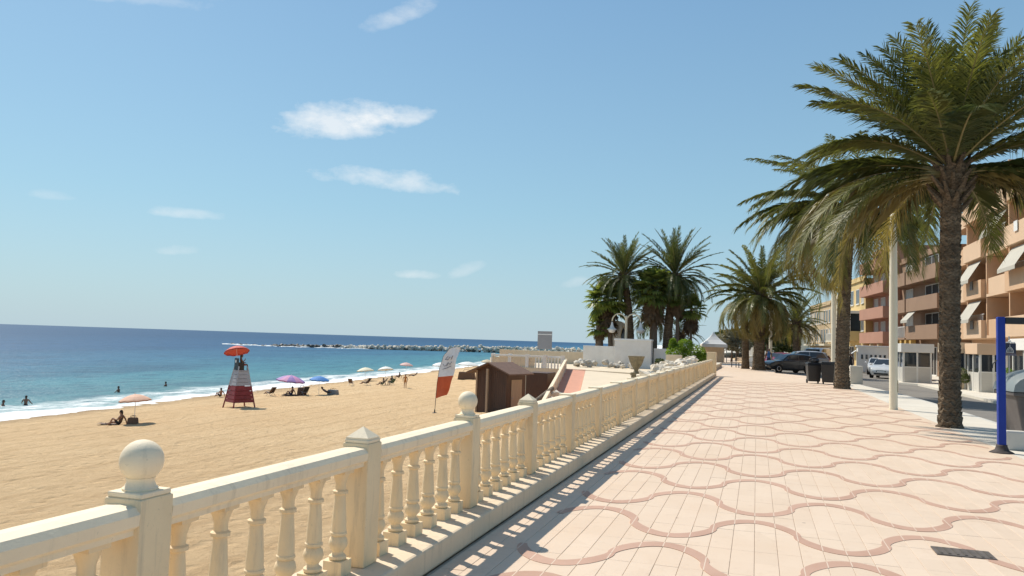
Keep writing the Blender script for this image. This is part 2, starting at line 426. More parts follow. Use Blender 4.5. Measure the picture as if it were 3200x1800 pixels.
# ------------------------------------------------------------ promenade
PROM = [(-2.2, -10), (4.14, -10), (4.14, 46), (3.2, 53.5), (1.25, 57.6), (1.35, 67), (-.4, 73), (-1.6, 90), (-4, 130), (-14, 130), (-9, 80), (-4.5, 55), (-2.75, 46.2), (-2.2, 45.9)]
m = MB(); m.prism(PROM, -.5, -.012)
prom = tag(m.build('promenade', M['grout']), kind='structure')
far = [(-2.17, 42.16), (4.12, 42.16), (4.12, 46), (3.18, 53.4), (1.2, 57.5), (1.3, 66.9), (-.45, 72.9), (-1.65, 90), (-4, 129.9), (-13.9, 129.9), (-8.95, 80), (-4.5, 55.1), (-2.75, 46.25), (-2.17, 45.95)]
m = MB(); m.prism(far, -.010, 0.0); m.build('distant_paving', M['tile'], prom)
TW, TL = .18, .72
def tile_mesh(h):
    m = MB(); g = .0012; hx, hy = TW / 2 - g, TL / 2 - g; c = .002
    v = [(-hx, -hy, -.02), (hx, -hy, -.02), (hx, hy, -.02), (-hx, hy, -.02), (-hx, -hy, -c), (hx, -hy, -c), (hx, hy, -c), (-hx, hy, -c),
         (-hx + c, -hy + c, 0), (hx - c, -hy + c, 0), (hx - c, hy - c, 0), (-hx + c, hy - c, 0)]
    f = [(0, 1, 5, 4), (1, 2, 6, 5), (2, 3, 7, 6), (3, 0, 4, 7), (4, 5, 9, 8), (5, 6, 10, 9), (6, 7, 11, 10), (7, 4, 8, 11), (8, 9, 10, 11)]
    m.add(v, f); return m
tme = tile_mesh(0).mesh('paving_tile', M['tile'])
Minv = cam.matrix_world.inverted()
def seen(x, y, z=0, mg=60):
    q = Minv @ Vector((x, y, z))
    if q.z > -.1: return False
    u = 1600 + 2460 * q.x / -q.z; v = 900 - 2460 * q.y / -q.z
    return -mg < u < 3200 + mg and -mg < v < 1800 + mg
cells = []
for i in range(35):
    for j in range(62):
        x = -2.16 + TW * (i + .5); y = -2.52 + TL * (j + .5)
        cells.append((x, y))
vis = sorted([c for c in cells if seen(*c)], key=lambda c: c[0] ** 2 + c[1] ** 2)
near = set(vis[:300]); m = MB(); tm = tile_mesh(0)
for x, y in cells:
    dz = rnd.uniform(-.0012, .0008)
    if (x, y) in near:
        inst('paving_tile', tme, prom, (x, y, dz), (rnd.uniform(-.002, .002), rnd.uniform(-.004, .004), 0))
    else:
        m.add([(a + x, b + y, c + dz) for a, b, c in tm.v], tm.f)
tag(m.build('paving_field', M['tile'], prom), kind='stuff')
# wave bands: one curved inlay per tile column
W_, P_, A_ = .72, 1.23, .44
def band_mesh(s, th):
    """half-ellipse inlay across one column: flat crest, steep shoulders, thickness along the normal"""
    m = MB(); n = 20; lo = []; hi = []
    for k in range(n + 1):
        a = math.pi * (1 - k / n)
        x = W_ / 2 * math.cos(a); y = A_ * (.62 * math.sin(a) + .38 * math.cos(math.pi / 2 * math.cos(a)))
        nx_, ny_ = math.cos(a) / (W_ / 2), math.sin(a) / A_; q = math.hypot(nx_, ny_); nx_ /= q; ny_ /= q
        w = th * (.40 + .60 * math.sin(a)) / 2
        lo.append((x - nx_ * w, s * (y - ny_ * w))); hi.append((x + nx_ * w, s * (y + ny_ * w)))
    if s < 0: lo, hi = hi, lo
    m.v = [(x, y, 0) for x, y in lo] + [(x, y, 0) for x, y in hi] + [(x, y, -.004) for x, y in lo] + [(x, y, -.004) for x, y in hi]
    N = n + 1
    for k in range(n):
        m.f += [(k, k + 1, N + k + 1, N + k), (2 * N + k + 1, 2 * N + k, k, k + 1), (N + k, N + k + 1, 3 * N + k + 1, 3 * N + k)]
    m.m = [0] * len(m.f); return m
bme = {s: band_mesh(s, .15).mesh('wave_band', M['band']) for s in (1, -1)}
cnt = 0
for n_ in range(-7, 30):
    for c_ in range(0, 9):
        x = -1.80 + W_ * (c_ - .0) - W_ / 2 + (.0)
        if x < -2.1 or x > 4.1: continue
        s = -1 if (n_ + c_) % 2 == 0 else 1
        y = 7.54 + P_ * n_
        if y < -.9 or y > 41: continue
        o = inst('wave_band', bme[s], prom, (x, y, .0035 + rnd.uniform(0, .0006)), (0, 0, rnd.uniform(-.006, .006))); cnt += 1
# plain concrete margin and kerb towards the road
m = MB(); EDGE = [(5.6, -10), (5.6, 30), (5.5, 34), (5.2, 38), (4.9, 42), (4.75, 46), (4.15, 46)]
m.prism([(4.145, -10)] + EDGE[:-1] + [(4.145, 46)], -.5, 0.0)
tag(m.build('pavement_margin', M['concrete']), kind='structure')
kr = thing('kerb', 'pale stone kerb edging the promenade along the road', 'kerb')
pts = EDGE[:-1]
for (x0, y0), (x1, y1) in zip(pts[:-1], pts[1:]):
    L = math.hypot(x1 - x0, y1 - y0); n = max(1, round(L / 1.0)); a = math.atan2(y1 - y0, x1 - x0)
    for k in range(n):
        if y0 + (y1 - y0) * k / n < 14: continue
        tt = (k + .5) / n; m = MB(); m.box((0, 0, 0), (L / n - .008, .14, .42))
        m.build('kerb_stone', M['curb'], kr, (x0 + (x1 - x0) * tt + .072 * math.sin(a), y0 + (y1 - y0) * tt - .072 * math.cos(a), -.205), a, bevel=.012)
# far side pavement
m = MB(); m.prism([(9.4, 20), (40, 20), (40, 150), (6.2, 150), (8.0, 96), (11.4, 78), (11.9, 60), (10.6, 58.6), (8.5, 58.2), (8.5, 54.5), (9.4, 53.5)], -.8, -.19)
tag(m.build('pavement', M['concrete']), kind='structure')

# ------------------------------------------------------------ retaining wall and balustrade
m = MB(); m.b2((-2.78, -10, -3.6), (-2.3, 46, -.0))
tag(m.build('retaining_wall', M['plinth']), 'tall rendered retaining wall under the balustrade, above the sand', 'wall')
bal = thing('balustrade', 'long cream cast-stone balustrade with ball and pyramid post caps along the promenade', 'balustrade', (-2.45, 0, 0))
m = MB(); m.b2((-.26, -8, 0.003), (.27, 45.9, .18)); m.build('plinth', M['plinth'], bal, bevel=.02)
YP = [2.73 + 1.95 * k for k in range(-3, 23)]
post = MB(); post.box((0, 0, .39), (.19, .19, .78)); post_me = post.mesh('post', M['stone'], bevel=.012, smooth=40)
slab = MB(); slab.box((0, 0, .010), (.172, .172, .022)); slab_me = slab.mesh('cap_slab', M['stone_cap'], bevel=.005)
low = MB(); low.box((0, 0, .010), (.20, .20, .020)); low_me = low.mesh('cap_slab', M['stone_cap'], bevel=.006)
ball = MB(); r = .087
prof = [(.070, 0), (.071, .008), (.062, .014), (.055, .030), (.054, .040), (.058, .050)]
for k in range(1, 19):
    a = -1.02 + (math.pi / 2 + 1.02) * k / 18
    prof.append((max(.0006, r * math.cos(a)), .118 + r * math.sin(a)))
ball.lathe(prof, 32); ball_me = ball.mesh('ball_finial', M['stone_cap'], smooth=50)
pyr = MB(); pyr.box((0, 0, .005), (.160, .160, .014)); pyr.add([(-.078, -.078, .012), (.078, -.078, .012), (.078, .078, .012), (-.078, .078, .012), (0, 0, .078)], [(0, 1, 4), (1, 2, 4), (2, 3, 4), (3, 0, 4)])
pyr_me = pyr.mesh('pyramid_cap', M['stone_cap'])
L = 1.95 - .19 + .004
rail = MB(); sec = [(-.068, .0), (.068, .0), (.068, .022), (.090, .040), (.094, .085), (.072, .112), (.0, .118), (-.072, .112), (-.094, .085), (-.090, .040), (-.068, .022)]
n = len(sec); rail.v = [(x, -L / 2, z) for x, z in sec] + [(x, L / 2, z) for x, z in sec]
rail.f = [tuple(range(n)), tuple(range(2 * n - 1, n - 1, -1))] + [((i + 1) % n, i, n + i, n + (i + 1) % n) for i in range(n)]; rail.m = [0] * len(rail.f)
rail_me = rail.mesh('rail', M['stone_cap'], fix=True)
bl = MB(); bl.box((0, 0, .045), (.125, .125, .09)); bl.box((0, 0, .630), (.115, .115, .028))
bl.lathe([(.045, .09), (.054, .10), (.054, .115), (.036, .128), (.034, .14), (.052, .165), (.06, .19), (.054, .215), (.040, .235), (.052, .243), (.052, .256), (.047, .262), (.045, .32), (.038, .42), (.033, .485), (.047, .492), (.047, .508), (.034, .516), (.034, .555), (.045, .59), (.056, .617)], 16)
bl_me = bl.mesh('baluster', M['stone'], smooth=35)
for k, y in enumerate(YP):
    o = inst('post', post_me, bal, (0, y, .18))
    if k > 6:
        o.scale = (1, 1, .985)
        inst('cap_slab', low_me, o, (0, 0, .765))
    else: inst('cap_slab', slab_me, o, (0, 0, .78))
    # post 2.68 (index 3) carries a ball, the next a pyramid, and so on
    if k > 6: pass
    elif k % 2 == 1: inst('ball_finial', ball_me, o, (0, 0, .801))
    else: inst('pyramid_cap', pyr_me, o, (0, 0, .801))
    if k < len(YP) - 1:
        inst('rail', rail_me, bal, (0, y + .975, .818))
        for q in range(6):
            inst('baluster', bl_me, bal, (rnd.uniform(-.004, .004), y + .975 + (q - 2.5) * .288, .18), (0, 0, rnd.uniform(-.06, .06)))
M['mossyiron'] = mat('dull_iron', (.10, .085, .07), .8, .2, 9)
dc = thing('drain_cover', 'dark rectangular metal drain cover set in the paving', 'drain cover', (1.66, 7.52, 0))
m = MB(); m.box((0, 0, .004), (.44, .27, .012)); m.build('plate', mat('rusty_iron', (.12, .10, .085), .7, .25, 9, .4, 80, .003), dc, bevel=.003)
for k in range(7):
    m = MB(); m.box((-.18 + .06 * k, 0, .012), (.02, .22, .006)); m.build('rib', M['mossyiron'], dc)
# ------------------------------------------------------------ palms and plants
def leaf_mat(name, c1, c2, tr=.25, rough=.45):
    t = NT(name); p = t.pos()
    oi = t.node('ShaderNodeObjectInfo')
    f = t.math('ADD', t.math('MULTIPLY', t.noise(p, 1.7, 3), .8), t.math('MULTIPLY', oi.outputs['Random'], .5))
    c = t.ramp(f, [(.35, c1), (.85, c2)])
    t.link(c, t.b.inputs['Base Color']); t.b.inputs['Roughness'].default_value = rough
    t.b.inputs['Specular IOR Level'].default_value = .35
    tl = t.node('ShaderNodeBsdfTranslucent'); t.link(t.mix(1.0, c, (1.5, 1.5, .7), 'MULTIPLY'), tl.inputs[0])
    mx = t.node('ShaderNodeMixShader'); mx.inputs[0].default_value = tr
    t.link(t.b.outputs[0], mx.inputs[1]); t.link(tl.outputs[0], mx.inputs[2]); t.link(mx.outputs[0], t.out.inputs[0])
    return t.m
M['frond'] = leaf_mat('palm_frond', (.065, .082, .024), (.185, .19, .058), .30)
M['frond_old'] = leaf_mat('old_palm_frond', (.14, .12, .04), (.31, .245, .095), .30)
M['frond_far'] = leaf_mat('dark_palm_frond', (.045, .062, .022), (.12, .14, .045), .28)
M['fan'] = leaf_mat('fan_palm_leaf', (.07, .11, .028), (.22, .26, .075), .45)
M['dead'] = leaf_mat('dead_palm_leaf', (.11, .075, .048), (.25, .17, .10), .3, .8)
M['bush'] = leaf_mat('bush_leaf', (.08, .16, .02), (.24, .34, .045), .35)
M['tree'] = leaf_mat('tree_leaf', (.035, .06, .015), (.10, .125, .035), .2)
M['twig'] = leaf_mat('dry_twig_leaf', (.11, .105, .07), (.24, .23, .17), .15, .8)
M['rachis'] = mat('palm_rachis', (.24, .20, .085), .6, .2, 4)
t = NT('palm_trunk'); p = t.pos(); tc = t.obj(); X_, Y_, Z_ = t.sep(tc)
wv = t.noise(tc, 2.6, 6, .75, (1, 1, 3.2)); n2 = t.noise(tc, 14, 5, .7, (1, 1, 2.5))
c = t.ramp(wv, [(.28, (.07, .05, .034)), (.50, (.19, .14, .092)), (.75, (.34, .26, .175))])
c = t.mix(t.ramp(n2, [(.40, (.6,) * 3), (.55, (0, 0, 0))]), c, (.03, .02, .014))
t.link(c, t.b.inputs['Base Color']); t.b.inputs['Roughness'].default_value = .9; t.b.inputs['Specular IOR Level'].default_value = .2
t.bump(t.math('ADD', n2, t.noise(tc, 40, 3)), .7, .03); M['trunk'] = t.m
M['bark'] = mat('grey_bark', (.16, .12, .085), .9, .35, 4, .7, 20, .02, stretch=(3, 3, .5))

def frond_curve(L, e0, bend, n=26):
    """rachis in its own vertical plane: (distance out, height) and tangent angle"""
    pts = []; x = z = 0.0
    for i in range(n + 1):
        s = i / n; a = e0 - bend * s ** 1.35
        pts.append((x, z, a)); x += L / n * math.cos(a); z += L / n * math.sin(a)
    return pts
def frond(L, e0, bend, az, nl, ll, lw, rr, org, droop=.35, side=0.0, curl=0.0):
    m = MB(); C = frond_curve(L, e0, bend); n = len(C) - 1
    ca, sa = math.cos(az), math.sin(az)
    def P(x, y, z): return Vector((org[0] + x * ca - y * sa, org[1] + x * sa + y * ca, org[2] + z))
    off = lambda s: side * s * s * L
    pth = [P(x, off(i / n), z) for i, (x, z, a) in enumerate(C)]
    m.tube(pth[::2] if n % 2 == 0 else pth, [max(.004, .030 * (L / 4) * (1 - .88 * (i / (n / 2)))) for i in range(n // 2 + 1)] if n % 2 == 0 else .02, 5, mi=1)
    for k in range(nl):
        s = .13 + .87 * (k + rr.random() * .8) / nl
        fi = s * n; i = min(n - 1, int(fi)); f = fi - i
        x = C[i][0] * (1 - f) + C[i + 1][0] * f; z = C[i][1] * (1 - f) + C[i + 1][1] * f; a = C[i][2]
        tx, tz = math.cos(a), math.sin(a); nxx, nzz = -tz, tx
        prof = min(1.0, .30 + 2.6 * (s - .13)) * (1.0 - .55 * max(0, s - .55) / .45)
        for sd in (-1, 1):
            l = ll * prof * rr.uniform(.82, 1.12)
            sw = rr.uniform(.50, .85) + .5 * s            # sweep towards the tip
            up = rr.uniform(.10, .42)
            fo = math.sin(min(1.45, sw)); lat = math.cos(min(1.45, sw)) + .12
            d = Vector((tx * fo + nxx * up, sd * lat, tz * fo + nzz * up)).normalized()
            b0 = Vector((x, off(s), z)); w = lw * rr.uniform(.8, 1.2)
            wv_ = Vector((tx, 0, tz)) * w
            mid = b0 + d * l * .5 - Vector((0, 0, droop * l * .16)); tip = b0 + d * l * .96 - Vector((0, 0, droop * l * rr.uniform(.45, .85)))
            q = [b0 - wv_ * .45, b0 + wv_ * .45, mid + wv_ * .5, tip, mid - wv_ * .5]
            m.add([P(*v) for v in q], [(0, 1, 2, 3, 4)])
    return m
def trunk_mesh(h, r0, r1, lean, rr, step=.105, boots=True, flare=1.25, n=18):
    m = MB(); k = max(6, int(h / step)); rows = []
    for i in range(k + 1):
        s = i / k; z = h * s
        r = r0 * (1 - s) + r1 * s
        r *= 1 + (flare - 1) * math.exp(-s * h / .35)
        if s > .9 and boots: r *= 1 + .55 * (s - .9) / .1
        c = (lean[0] * s * s, lean[1] * s * s)
        for half in (0, 1):
            q = r * (1.0 if half == 0 else 1.075)
            row = []
            for j in range(n):
                a = 2 * math.pi * (j + .5 * (i % 2)) / n
                jj = 1 + .10 * (rr.random() - .5) + (.06 * (j % 2) if half else 0)
                zj = step * (.75 * (j % 2) - .35 + .5 * math.sin(a + i * .7)) + .05 * (rr.random() - .5)
                if i == 0: zj = -.05
                row.append((c[0] + q * jj * math.cos(a), c[1] + q * jj * math.sin(a), z + (step * .82 if half else 0) + zj))
            rows.append(row)
    for row in rows: m.v += row
    for j in range(len(rows) - 1):
        for i in range(n):
            q = (i + 1) % n; m.f.append((j * n + i, j * n + q, (j + 1) * n + q, (j + 1) * n + i))
    m.f.append(tuple(len(m.v) - n + i for i in range(n))); m.m = [0] * len(m.f)
    return m
def feather_palm(name, label, loc, h, L, nf, r0, r1, lean=(0, 0), seed=1, nl=60, ll=.5, lw=.035, leaf='frond', emin=-65, emax=82, skew=None, group=None, stub=True, hang=0, older=.25, dr=.35, bendk=1.0, trunk_mat='trunk', prune=None, lean_len=None):
    rr = random.Random(seed)
    T = thing(name, label, 'palm tree', loc, 0, group)
    trunk_mesh(h, r0, r1, lean, rr).build('trunk', M[trunk_mat], T)
    top = (lean[0], lean[1], h)
    if stub:
        m = MB()
        for k in range(34):
            a = k * 2.4; z = h - .95 + 1.15 * k / 34; q = r1 * (1.15 + .5 * (k / 34) * (1 - k / 34) * 2)
            b = Vector((top[0] + q * .75 * math.cos(a), top[1] + q * .75 * math.sin(a), z)); d = Vector((math.cos(a) * .75, math.sin(a) * .75, .85))
            m.tube([b, b + d * .22, b + d * rr.uniform(.32, .5)], [.09 * r1 / .25, .065 * r1 / .25, .035 * r1 / .25], 5)
        m.build('crown_shaft', M['trunk'], T)
    for k in range(nf):
        s = (k + .5) / nf
        e = R(emin + (emax - emin) * (1 - s) ** .85 + rr.uniform(-6, 6))
        az = k * 2.39996 + rr.uniform(-.22, .22)
        if prune and not prune(s, math.cos(az), math.sin(az), rr): continue
        LL = L * rr.uniform(.86, 1.10) * (1 if s < .8 else .92) * (lean_len(s, math.cos(az)) if lean_len else 1)
        e0 = min(R(86), max(e, R(-20)) + R(14) if e < R(40) else e)
        if e < R(0): e0 = R(rr.uniform(2, 22)) + e * .25
        bend = bendk * (R(34) + max(0, R(46) - e) * .95) * rr.uniform(.85, 1.15)
        old = (s > 1 - older)
        z0 = h + .18 * (1 - s) * 2 - .22
        m = frond(LL, e0, bend, az, nl, ll, lw, rr, (top[0], top[1], z0), dr + (.4 if old else 0), rr.uniform(-.06, .06))
        m.build('frond', [M['frond_old'] if old and leaf == 'frond' else M[leaf], M['rachis']], T)
    for k in range(hang):
        az = k * 2.39996 + 1; m = frond(L * .62, R(-25), R(62), az, nl // 2, ll * .8, lw, rr, (top[0], top[1], h - .45), .9)
        m.build('dead_frond', [M['dead'], M['rachis']], T)
    return T
def fan_leaf(m, org, az, el, pet, rad, rr, mi=0, droop=.25, nseg=16):
    d = Vector((math.cos(az) * math.cos(el), math.sin(az) * math.cos(el), math.sin(el)))
    side = Vector((-math.sin(az), math.cos(az), 0)); nrm = side.cross(d) * -1
    b = Vector(org) + d * pet - Vector((0, 0, .1 * pet))
    m.tube([Vector(org), (Vector(org) + b) / 2 + Vector((0, 0, .04)), b], [.025, .018, .012], 4, mi=1)
    for k in range(nseg):
        a = R(-118 + 236 * (k + .5) / nseg)
        l = rad * (1 - .25 * abs(a) / R(118)) * rr.uniform(.85, 1.1)
        q = d * math.cos(a) + side * math.sin(a); w = d * -math.sin(a) + side * math.cos(a)
        ww = l * .135
        mid = b + q * l * .6; tip = b + q * l - Vector((0, 0, droop * l * rr.uniform(.6, 1.4)))
        m.add([b, mid + w * ww, tip, mid - w * ww], [(0, 1, 2, 3)], mi)
def fan_palm(name, label, loc, h, rad, nf, r0, r1, seed, skirt=1.2, lean=(0, 0), group=None, pet=.8):
    rr = random.Random(seed); T = thing(name, label, 'palm tree', loc, 0, group)
    trunk_mesh(h, r0, r1, lean, rr, .16, False, 1.4, 12).build('trunk', M['bark'], T)
    for k in range(nf):
        s = (k + .5) / nf; m = MB()
        fan_leaf(m, (lean[0], lean[1], h - .25 * s), k * 2.39996 + rr.uniform(-.2, .2), R(80 - 118 * s + rr.uniform(-8, 8)), pet * rr.uniform(.8, 1.2), rad * rr.uniform(.85, 1.15), rr)
        m.build('fan_leaf', [M['fan'], M['rachis']], T)
    if skirt:
        m = MB()
        for k in range(70):
            a = k * 2.39996; z = h - .3 - skirt * .55 * rr.random(); q = r1 + .10
            fan_leaf(m, (lean[0] + .1 * math.cos(a), lean[1] + .1 * math.sin(a), z), a, R(rr.uniform(-84, -52)), .35 * skirt, rad * .75 * rr.uniform(.8, 1.2), rr, droop=.05, nseg=7)
        m.build('dead_leaf_skirt', [M['dead'], M['dead']], T)
    return T
def leaf_cloud(n, blobs, size, rr, up=.3):
    m = MB()
    for k in range(n):
        c, r = blobs[rr.randrange(len(blobs))]
        while True:
            q = Vector((rr.uniform(-1, 1), rr.uniform(-1, 1), rr.uniform(-1, 1)))
            if q.length < 1: break
        q = q.normalized() * (q.length ** .45)
        p = Vector((c[0] + q.x * r[0], c[1] + q.y * r[1], c[2] + q.z * r[2]))
        a = Vector((rr.gauss(0, 1), rr.gauss(0, 1), rr.gauss(0, 1) * .6)).normalized(); b = a.cross(Vector((rr.gauss(0, 1), rr.gauss(0, 1), rr.gauss(0, 1)))).normalized()
        s = size * rr.uniform(.6, 1.3)
        m.add([p - a * s * .5, p + b * s * .22, p + a * s * .5, p - b * s * .22], [(0, 1, 2, 3)])
    return m
def tree(name, label, loc, h, blobs, n, size, leaf, seed, tr=.12, group=None, cat='tree'):
    rr = random.Random(seed); T = thing(name, label, cat, loc, 0, group)
    m = MB(); cz = min(b[0][2] for b in blobs)
    m.tube([(0, 0, 0), (.05, .03, cz * .5), (0, .05, cz)], [tr * 1.3, tr, tr * .8], 8)
    for c, r in blobs:
        m.tube([(0, .05, cz * .75), ((c[0]) * .5, c[1] * .5, (cz + c[2]) * .5), c], [tr * .6, tr * .4, tr * .15], 6)
    m.build('trunk', M['bark'], T, smooth='all')
    leaf_cloud(n, blobs, size, rr).build('crown', M[leaf], T)
    return T

feather_palm('date_palm', 'tallest date palm with rough trunk standing beside the blue frame and grey bin', (4.21, 20.23, -.02), 5.95, 3.9, 124, .205, .20, (.06, 0), 11, nl=112, ll=.84, lw=.031, emin=-70, emax=85, older=.22, dr=.55, hang=0, bendk=.9,
    prune=lambda s, cx, cy, q: s < .48 or (s < .92 and cx < -.30 and cy > -.55) or (s < .72 and cy > .2) or (s < .85 and cx > .45 and cy > -.5), lean_len=lambda s, cx: (1.18 if s > .58 else .98) if (cx < -.3 and s > .42) else (.82 if s < .25 else .95))
feather_palm('date_palm', 'date palm with drooping crown behind the black bins and cream lamp post', (3.60, 37.6, -.02), 7.9, 4.9, 120, .27, .23, (.30, 0), 23, nl=84, ll=.80, lw=.045, emin=-92, emax=40, older=.28, dr=.8, hang=0,
    prune=lambda s, cx, cy, q: s < .5 or cx < -.25 or (s < .8 and (cx > .4 or cy > .2)))
feather_palm('date_palm', 'broad date palm on a grey trunk beside the dark estate car', (.15, 63.3, -.02), 5.6, 4.3, 84, .40, .33, (.15, 0), 31, nl=66, ll=.75, lw=.065, emin=-95, emax=82, older=.3, dr=.65)
feather_palm('date_palm', 'leaning slim date palm trunk close behind the broad palm by the bench', (-.85, 65.6, -.02), 5.6, 3.6, 30, .26, .22, (-.2, .3), 37, nl=46, ll=.6, lw=.06, emin=-90, emax=60, older=.3, dr=.6)
feather_palm('date_palm', 'dense date palm behind the parked cars, left of the tan building', (3.9, 88, -.15), 4.6, 3.6, 44, .30, .26, (0, 0), 41, nl=44, ll=.6, lw=.07, emin=-62, emax=80, older=.3, dr=.5)
feather_palm('date_palm', 'far date palm nearest the end of the tan building', (5.6, 118, -.2), 4.4, 3.4, 30, .3, .26, (0, 0), 43, nl=34, ll=.6, lw=.09, emin=-55, emax=80, dr=.4)
GZ = -.7
grp = None
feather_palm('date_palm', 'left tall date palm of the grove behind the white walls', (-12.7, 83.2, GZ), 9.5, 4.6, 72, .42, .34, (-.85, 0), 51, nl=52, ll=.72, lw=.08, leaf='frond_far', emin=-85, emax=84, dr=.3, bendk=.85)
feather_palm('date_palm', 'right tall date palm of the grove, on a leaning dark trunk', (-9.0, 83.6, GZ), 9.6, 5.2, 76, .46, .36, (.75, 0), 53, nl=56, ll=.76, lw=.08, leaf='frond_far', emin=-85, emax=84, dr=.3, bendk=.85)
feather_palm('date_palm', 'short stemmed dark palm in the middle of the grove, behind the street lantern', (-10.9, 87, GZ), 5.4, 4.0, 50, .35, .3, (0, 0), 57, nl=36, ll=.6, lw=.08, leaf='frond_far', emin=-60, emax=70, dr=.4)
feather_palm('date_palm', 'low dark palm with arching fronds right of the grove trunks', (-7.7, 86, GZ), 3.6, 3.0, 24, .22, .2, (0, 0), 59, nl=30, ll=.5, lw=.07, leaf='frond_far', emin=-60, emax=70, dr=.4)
fan_palm('fan_palm', 'fan palm with brown skirt at the seaward edge of the grove', (-14.7, 82.6, GZ), 7.2, 1.4, 56, .26, .2, 61, 3.2, (-.5, 0), pet=1.2)
fan_palm('fan_palm', 'small fan palm leftmost in the grove, over the sea', (-15.9, 82.4, GZ), 4.3, .8, 26, .42, .36, 63, 1.1)
fan_palm('fan_palm', 'grey trunked fan palm in the centre of the grove, with full brown skirt', (-10.2, 82.8, GZ), 8.4, 1.5, 60, .34, .26, 67, 3.4, (-.15, 0), pet=1.3)
fan_palm('fan_palm', 'slender fan palm on a thin dark trunk, rightmost of the grove', (-6.55, 83.8, GZ), 6.4, 1.0, 26, .13, .11, 69, 2.4)
fan_palm('fan_palm', 'slender fan palm on a knotted trunk beside the leaning date palm', (-7.9, 83.2, GZ), 7.6, 1.0, 30, .2, .15, 71, 1.8)
tree('tamarisk', 'grey leafless-looking tamarisk beside the white tent', (-2.7, 92, 0), 3, [((-.6, 0, 2.3), (1.5, 1.2, 1.0)), ((.9, .3, 2.0), (1.3, 1.1, .9)), ((.2, .2, 3.0), (1.2, 1, .8))], 2600, .34, 'twig', 81, .1)
tree('shade_tree', 'leafy tree behind the palm and parked cars', (1.2, 98, -.1), 5, [((-.8, 0, 3.6), (2.1, 1.8, 1.5)), ((1.3, 0, 3.3), (1.9, 1.6, 1.4)), ((.2, 0, 4.7), (1.7, 1.5, 1.2))], 3600, .40, 'tree', 83, .2)
tree('shade_tree', 'distant leafy tree between the far lamp post and the tan building', (3.6, 124, -.2), 5, [((-1.2, 0, 2.6), (2.2, 2, 1.3)), ((1.0, 0, 2.6), (1.6, 2, 1.2))], 2600, .5, 'tree', 85, .2)
tree('shade_tree', 'low spreading tree behind the bench at the end of the walk', (-2.4, 104, 0), 4, [((-1, 0, 2.7), (2.2, 1.8, 1.2)), ((1.2, 0, 3.0), (2.0, 1.8, 1.3))], 2600, .42, 'tree', 87, .18)
tree('green_bush', 'bright green bush growing out of the white rocks by the balustrade end', (-5.0, 60, .2), 2, [((-.75, 0, .95), (.8, .7, .55)), ((.55, 0, 1.05), (.85, .7, .6)), ((-.1, 0, 1.45), (.6, .5, .55)), ((1.0, 0, .7), (.6, .5, .4)), ((-1.0, 0, 1.5), (.28, .25, .5))], 4200, .20, 'bush', 89, .05, cat='bush')
tree('green_bush', 'clipped light green bush under the blue shop sign', (10.95, 41.5, -.19), 1.4, [((0, 0, .95), (.40, .4, .42)), ((.1, 0, .55), (.3, .3, .3))], 1500, .09, 'bush', 91, .03, cat='bush')
tree('green_bush', 'dark shrub spilling over the low wall by the striped shopfront', (10.35, 47.2, -.19), 1.2, [((0, 0, .85), (.34, .3, .34)), ((.2, 0, .6), (.25, .3, .25))], 1100, .09, 'tree', 93, .03, cat='bush')
# ------------------------------------------------------------ terrace, ramp and walls beyond the balustrade
m = MB(); m.prism([(-23, 68), (-14.5, 67.5), (-2.8, 62), (-2.8, 130), (-40, 130), (-34, 100), (-23, 76)], -6, GZ)
tag(m.build('terrace', M['terrace']), kind='structure')
ramp0, ramp1 = Vector((-11.3, 42.0, -2.75)), Vector((-16.1, 68.2, -.68))
dr_ = (ramp1 - ramp0); side = Vector((dr_.y, -dr_.x, 0)).normalized()
m = MB(); a, b = ramp0, ramp1; w = 1.75
m.add([a, b, b + side * w, a + side * w, a - Vector((0, 0, 1.5)), b - Vector((0, 0, 1.5)), b + side * w - Vector((0, 0, 1.5)), a + side * w - Vector((0, 0, 1.5))], [(0, 3, 2, 1), (0, 1, 5, 4), (3, 7, 6, 2), (0, 4, 7, 3), (1, 2, 6, 5)])
tag(m.build('ramp', M['salmon']), kind='structure')
m = MB(); q0 = a + side * (w + .01); q1 = b + side * (w + .01)
m.add([q0, q1, Vector((-2.8, 66, -.69)), Vector((-2.8, 30, -1.7)), Vector((-7, 30, -2.9))] + [p - Vector((0, 0, 2.5)) for p in (q0, q1, Vector((-2.8, 66, -.69)), Vector((-2.8, 30, -1.7)), Vector((-7, 30, -2.9)))],
      [(0, 4, 3, 2, 1), (0, 5, 9, 4), (4, 9, 8, 3)])
tag(m.build('embankment', M['terrace']), kind='structure')
# sloping parapet of the ramp: stepped panels between short piers under a white coping
pw = thing('ramp_parapet', 'sloping white parapet beside the salmon ramp, next to the brown hut', 'parapet')
N = 9
for k in range(N):
    p0 = a + dr_ * (k / N); p1 = a + dr_ * ((k + 1) / N); ang = math.atan2(dr_.y, dr_.x); sl = math.atan2(dr_.z, math.hypot(dr_.x, dr_.y))
    c = (p0 + p1) / 2; L = (p1 - p0).length
    m = MB(); m.box((c.x, c.y, c.z + .36), (L - .22, .14, .74), ang, ry=-sl); m.build('panel', M['plinth'], pw)
    m = MB(); m.box((c.x, c.y, c.z + .80), (L - .004, .22, .12), ang, ry=-sl); m.build('coping', M['stone_cap'], pw, bevel=.02)
    m = MB(); m.box((p0.x, p0.y, p0.z + .30), (.22, .22, .98), ang); m.build('pier', M['white'], pw)
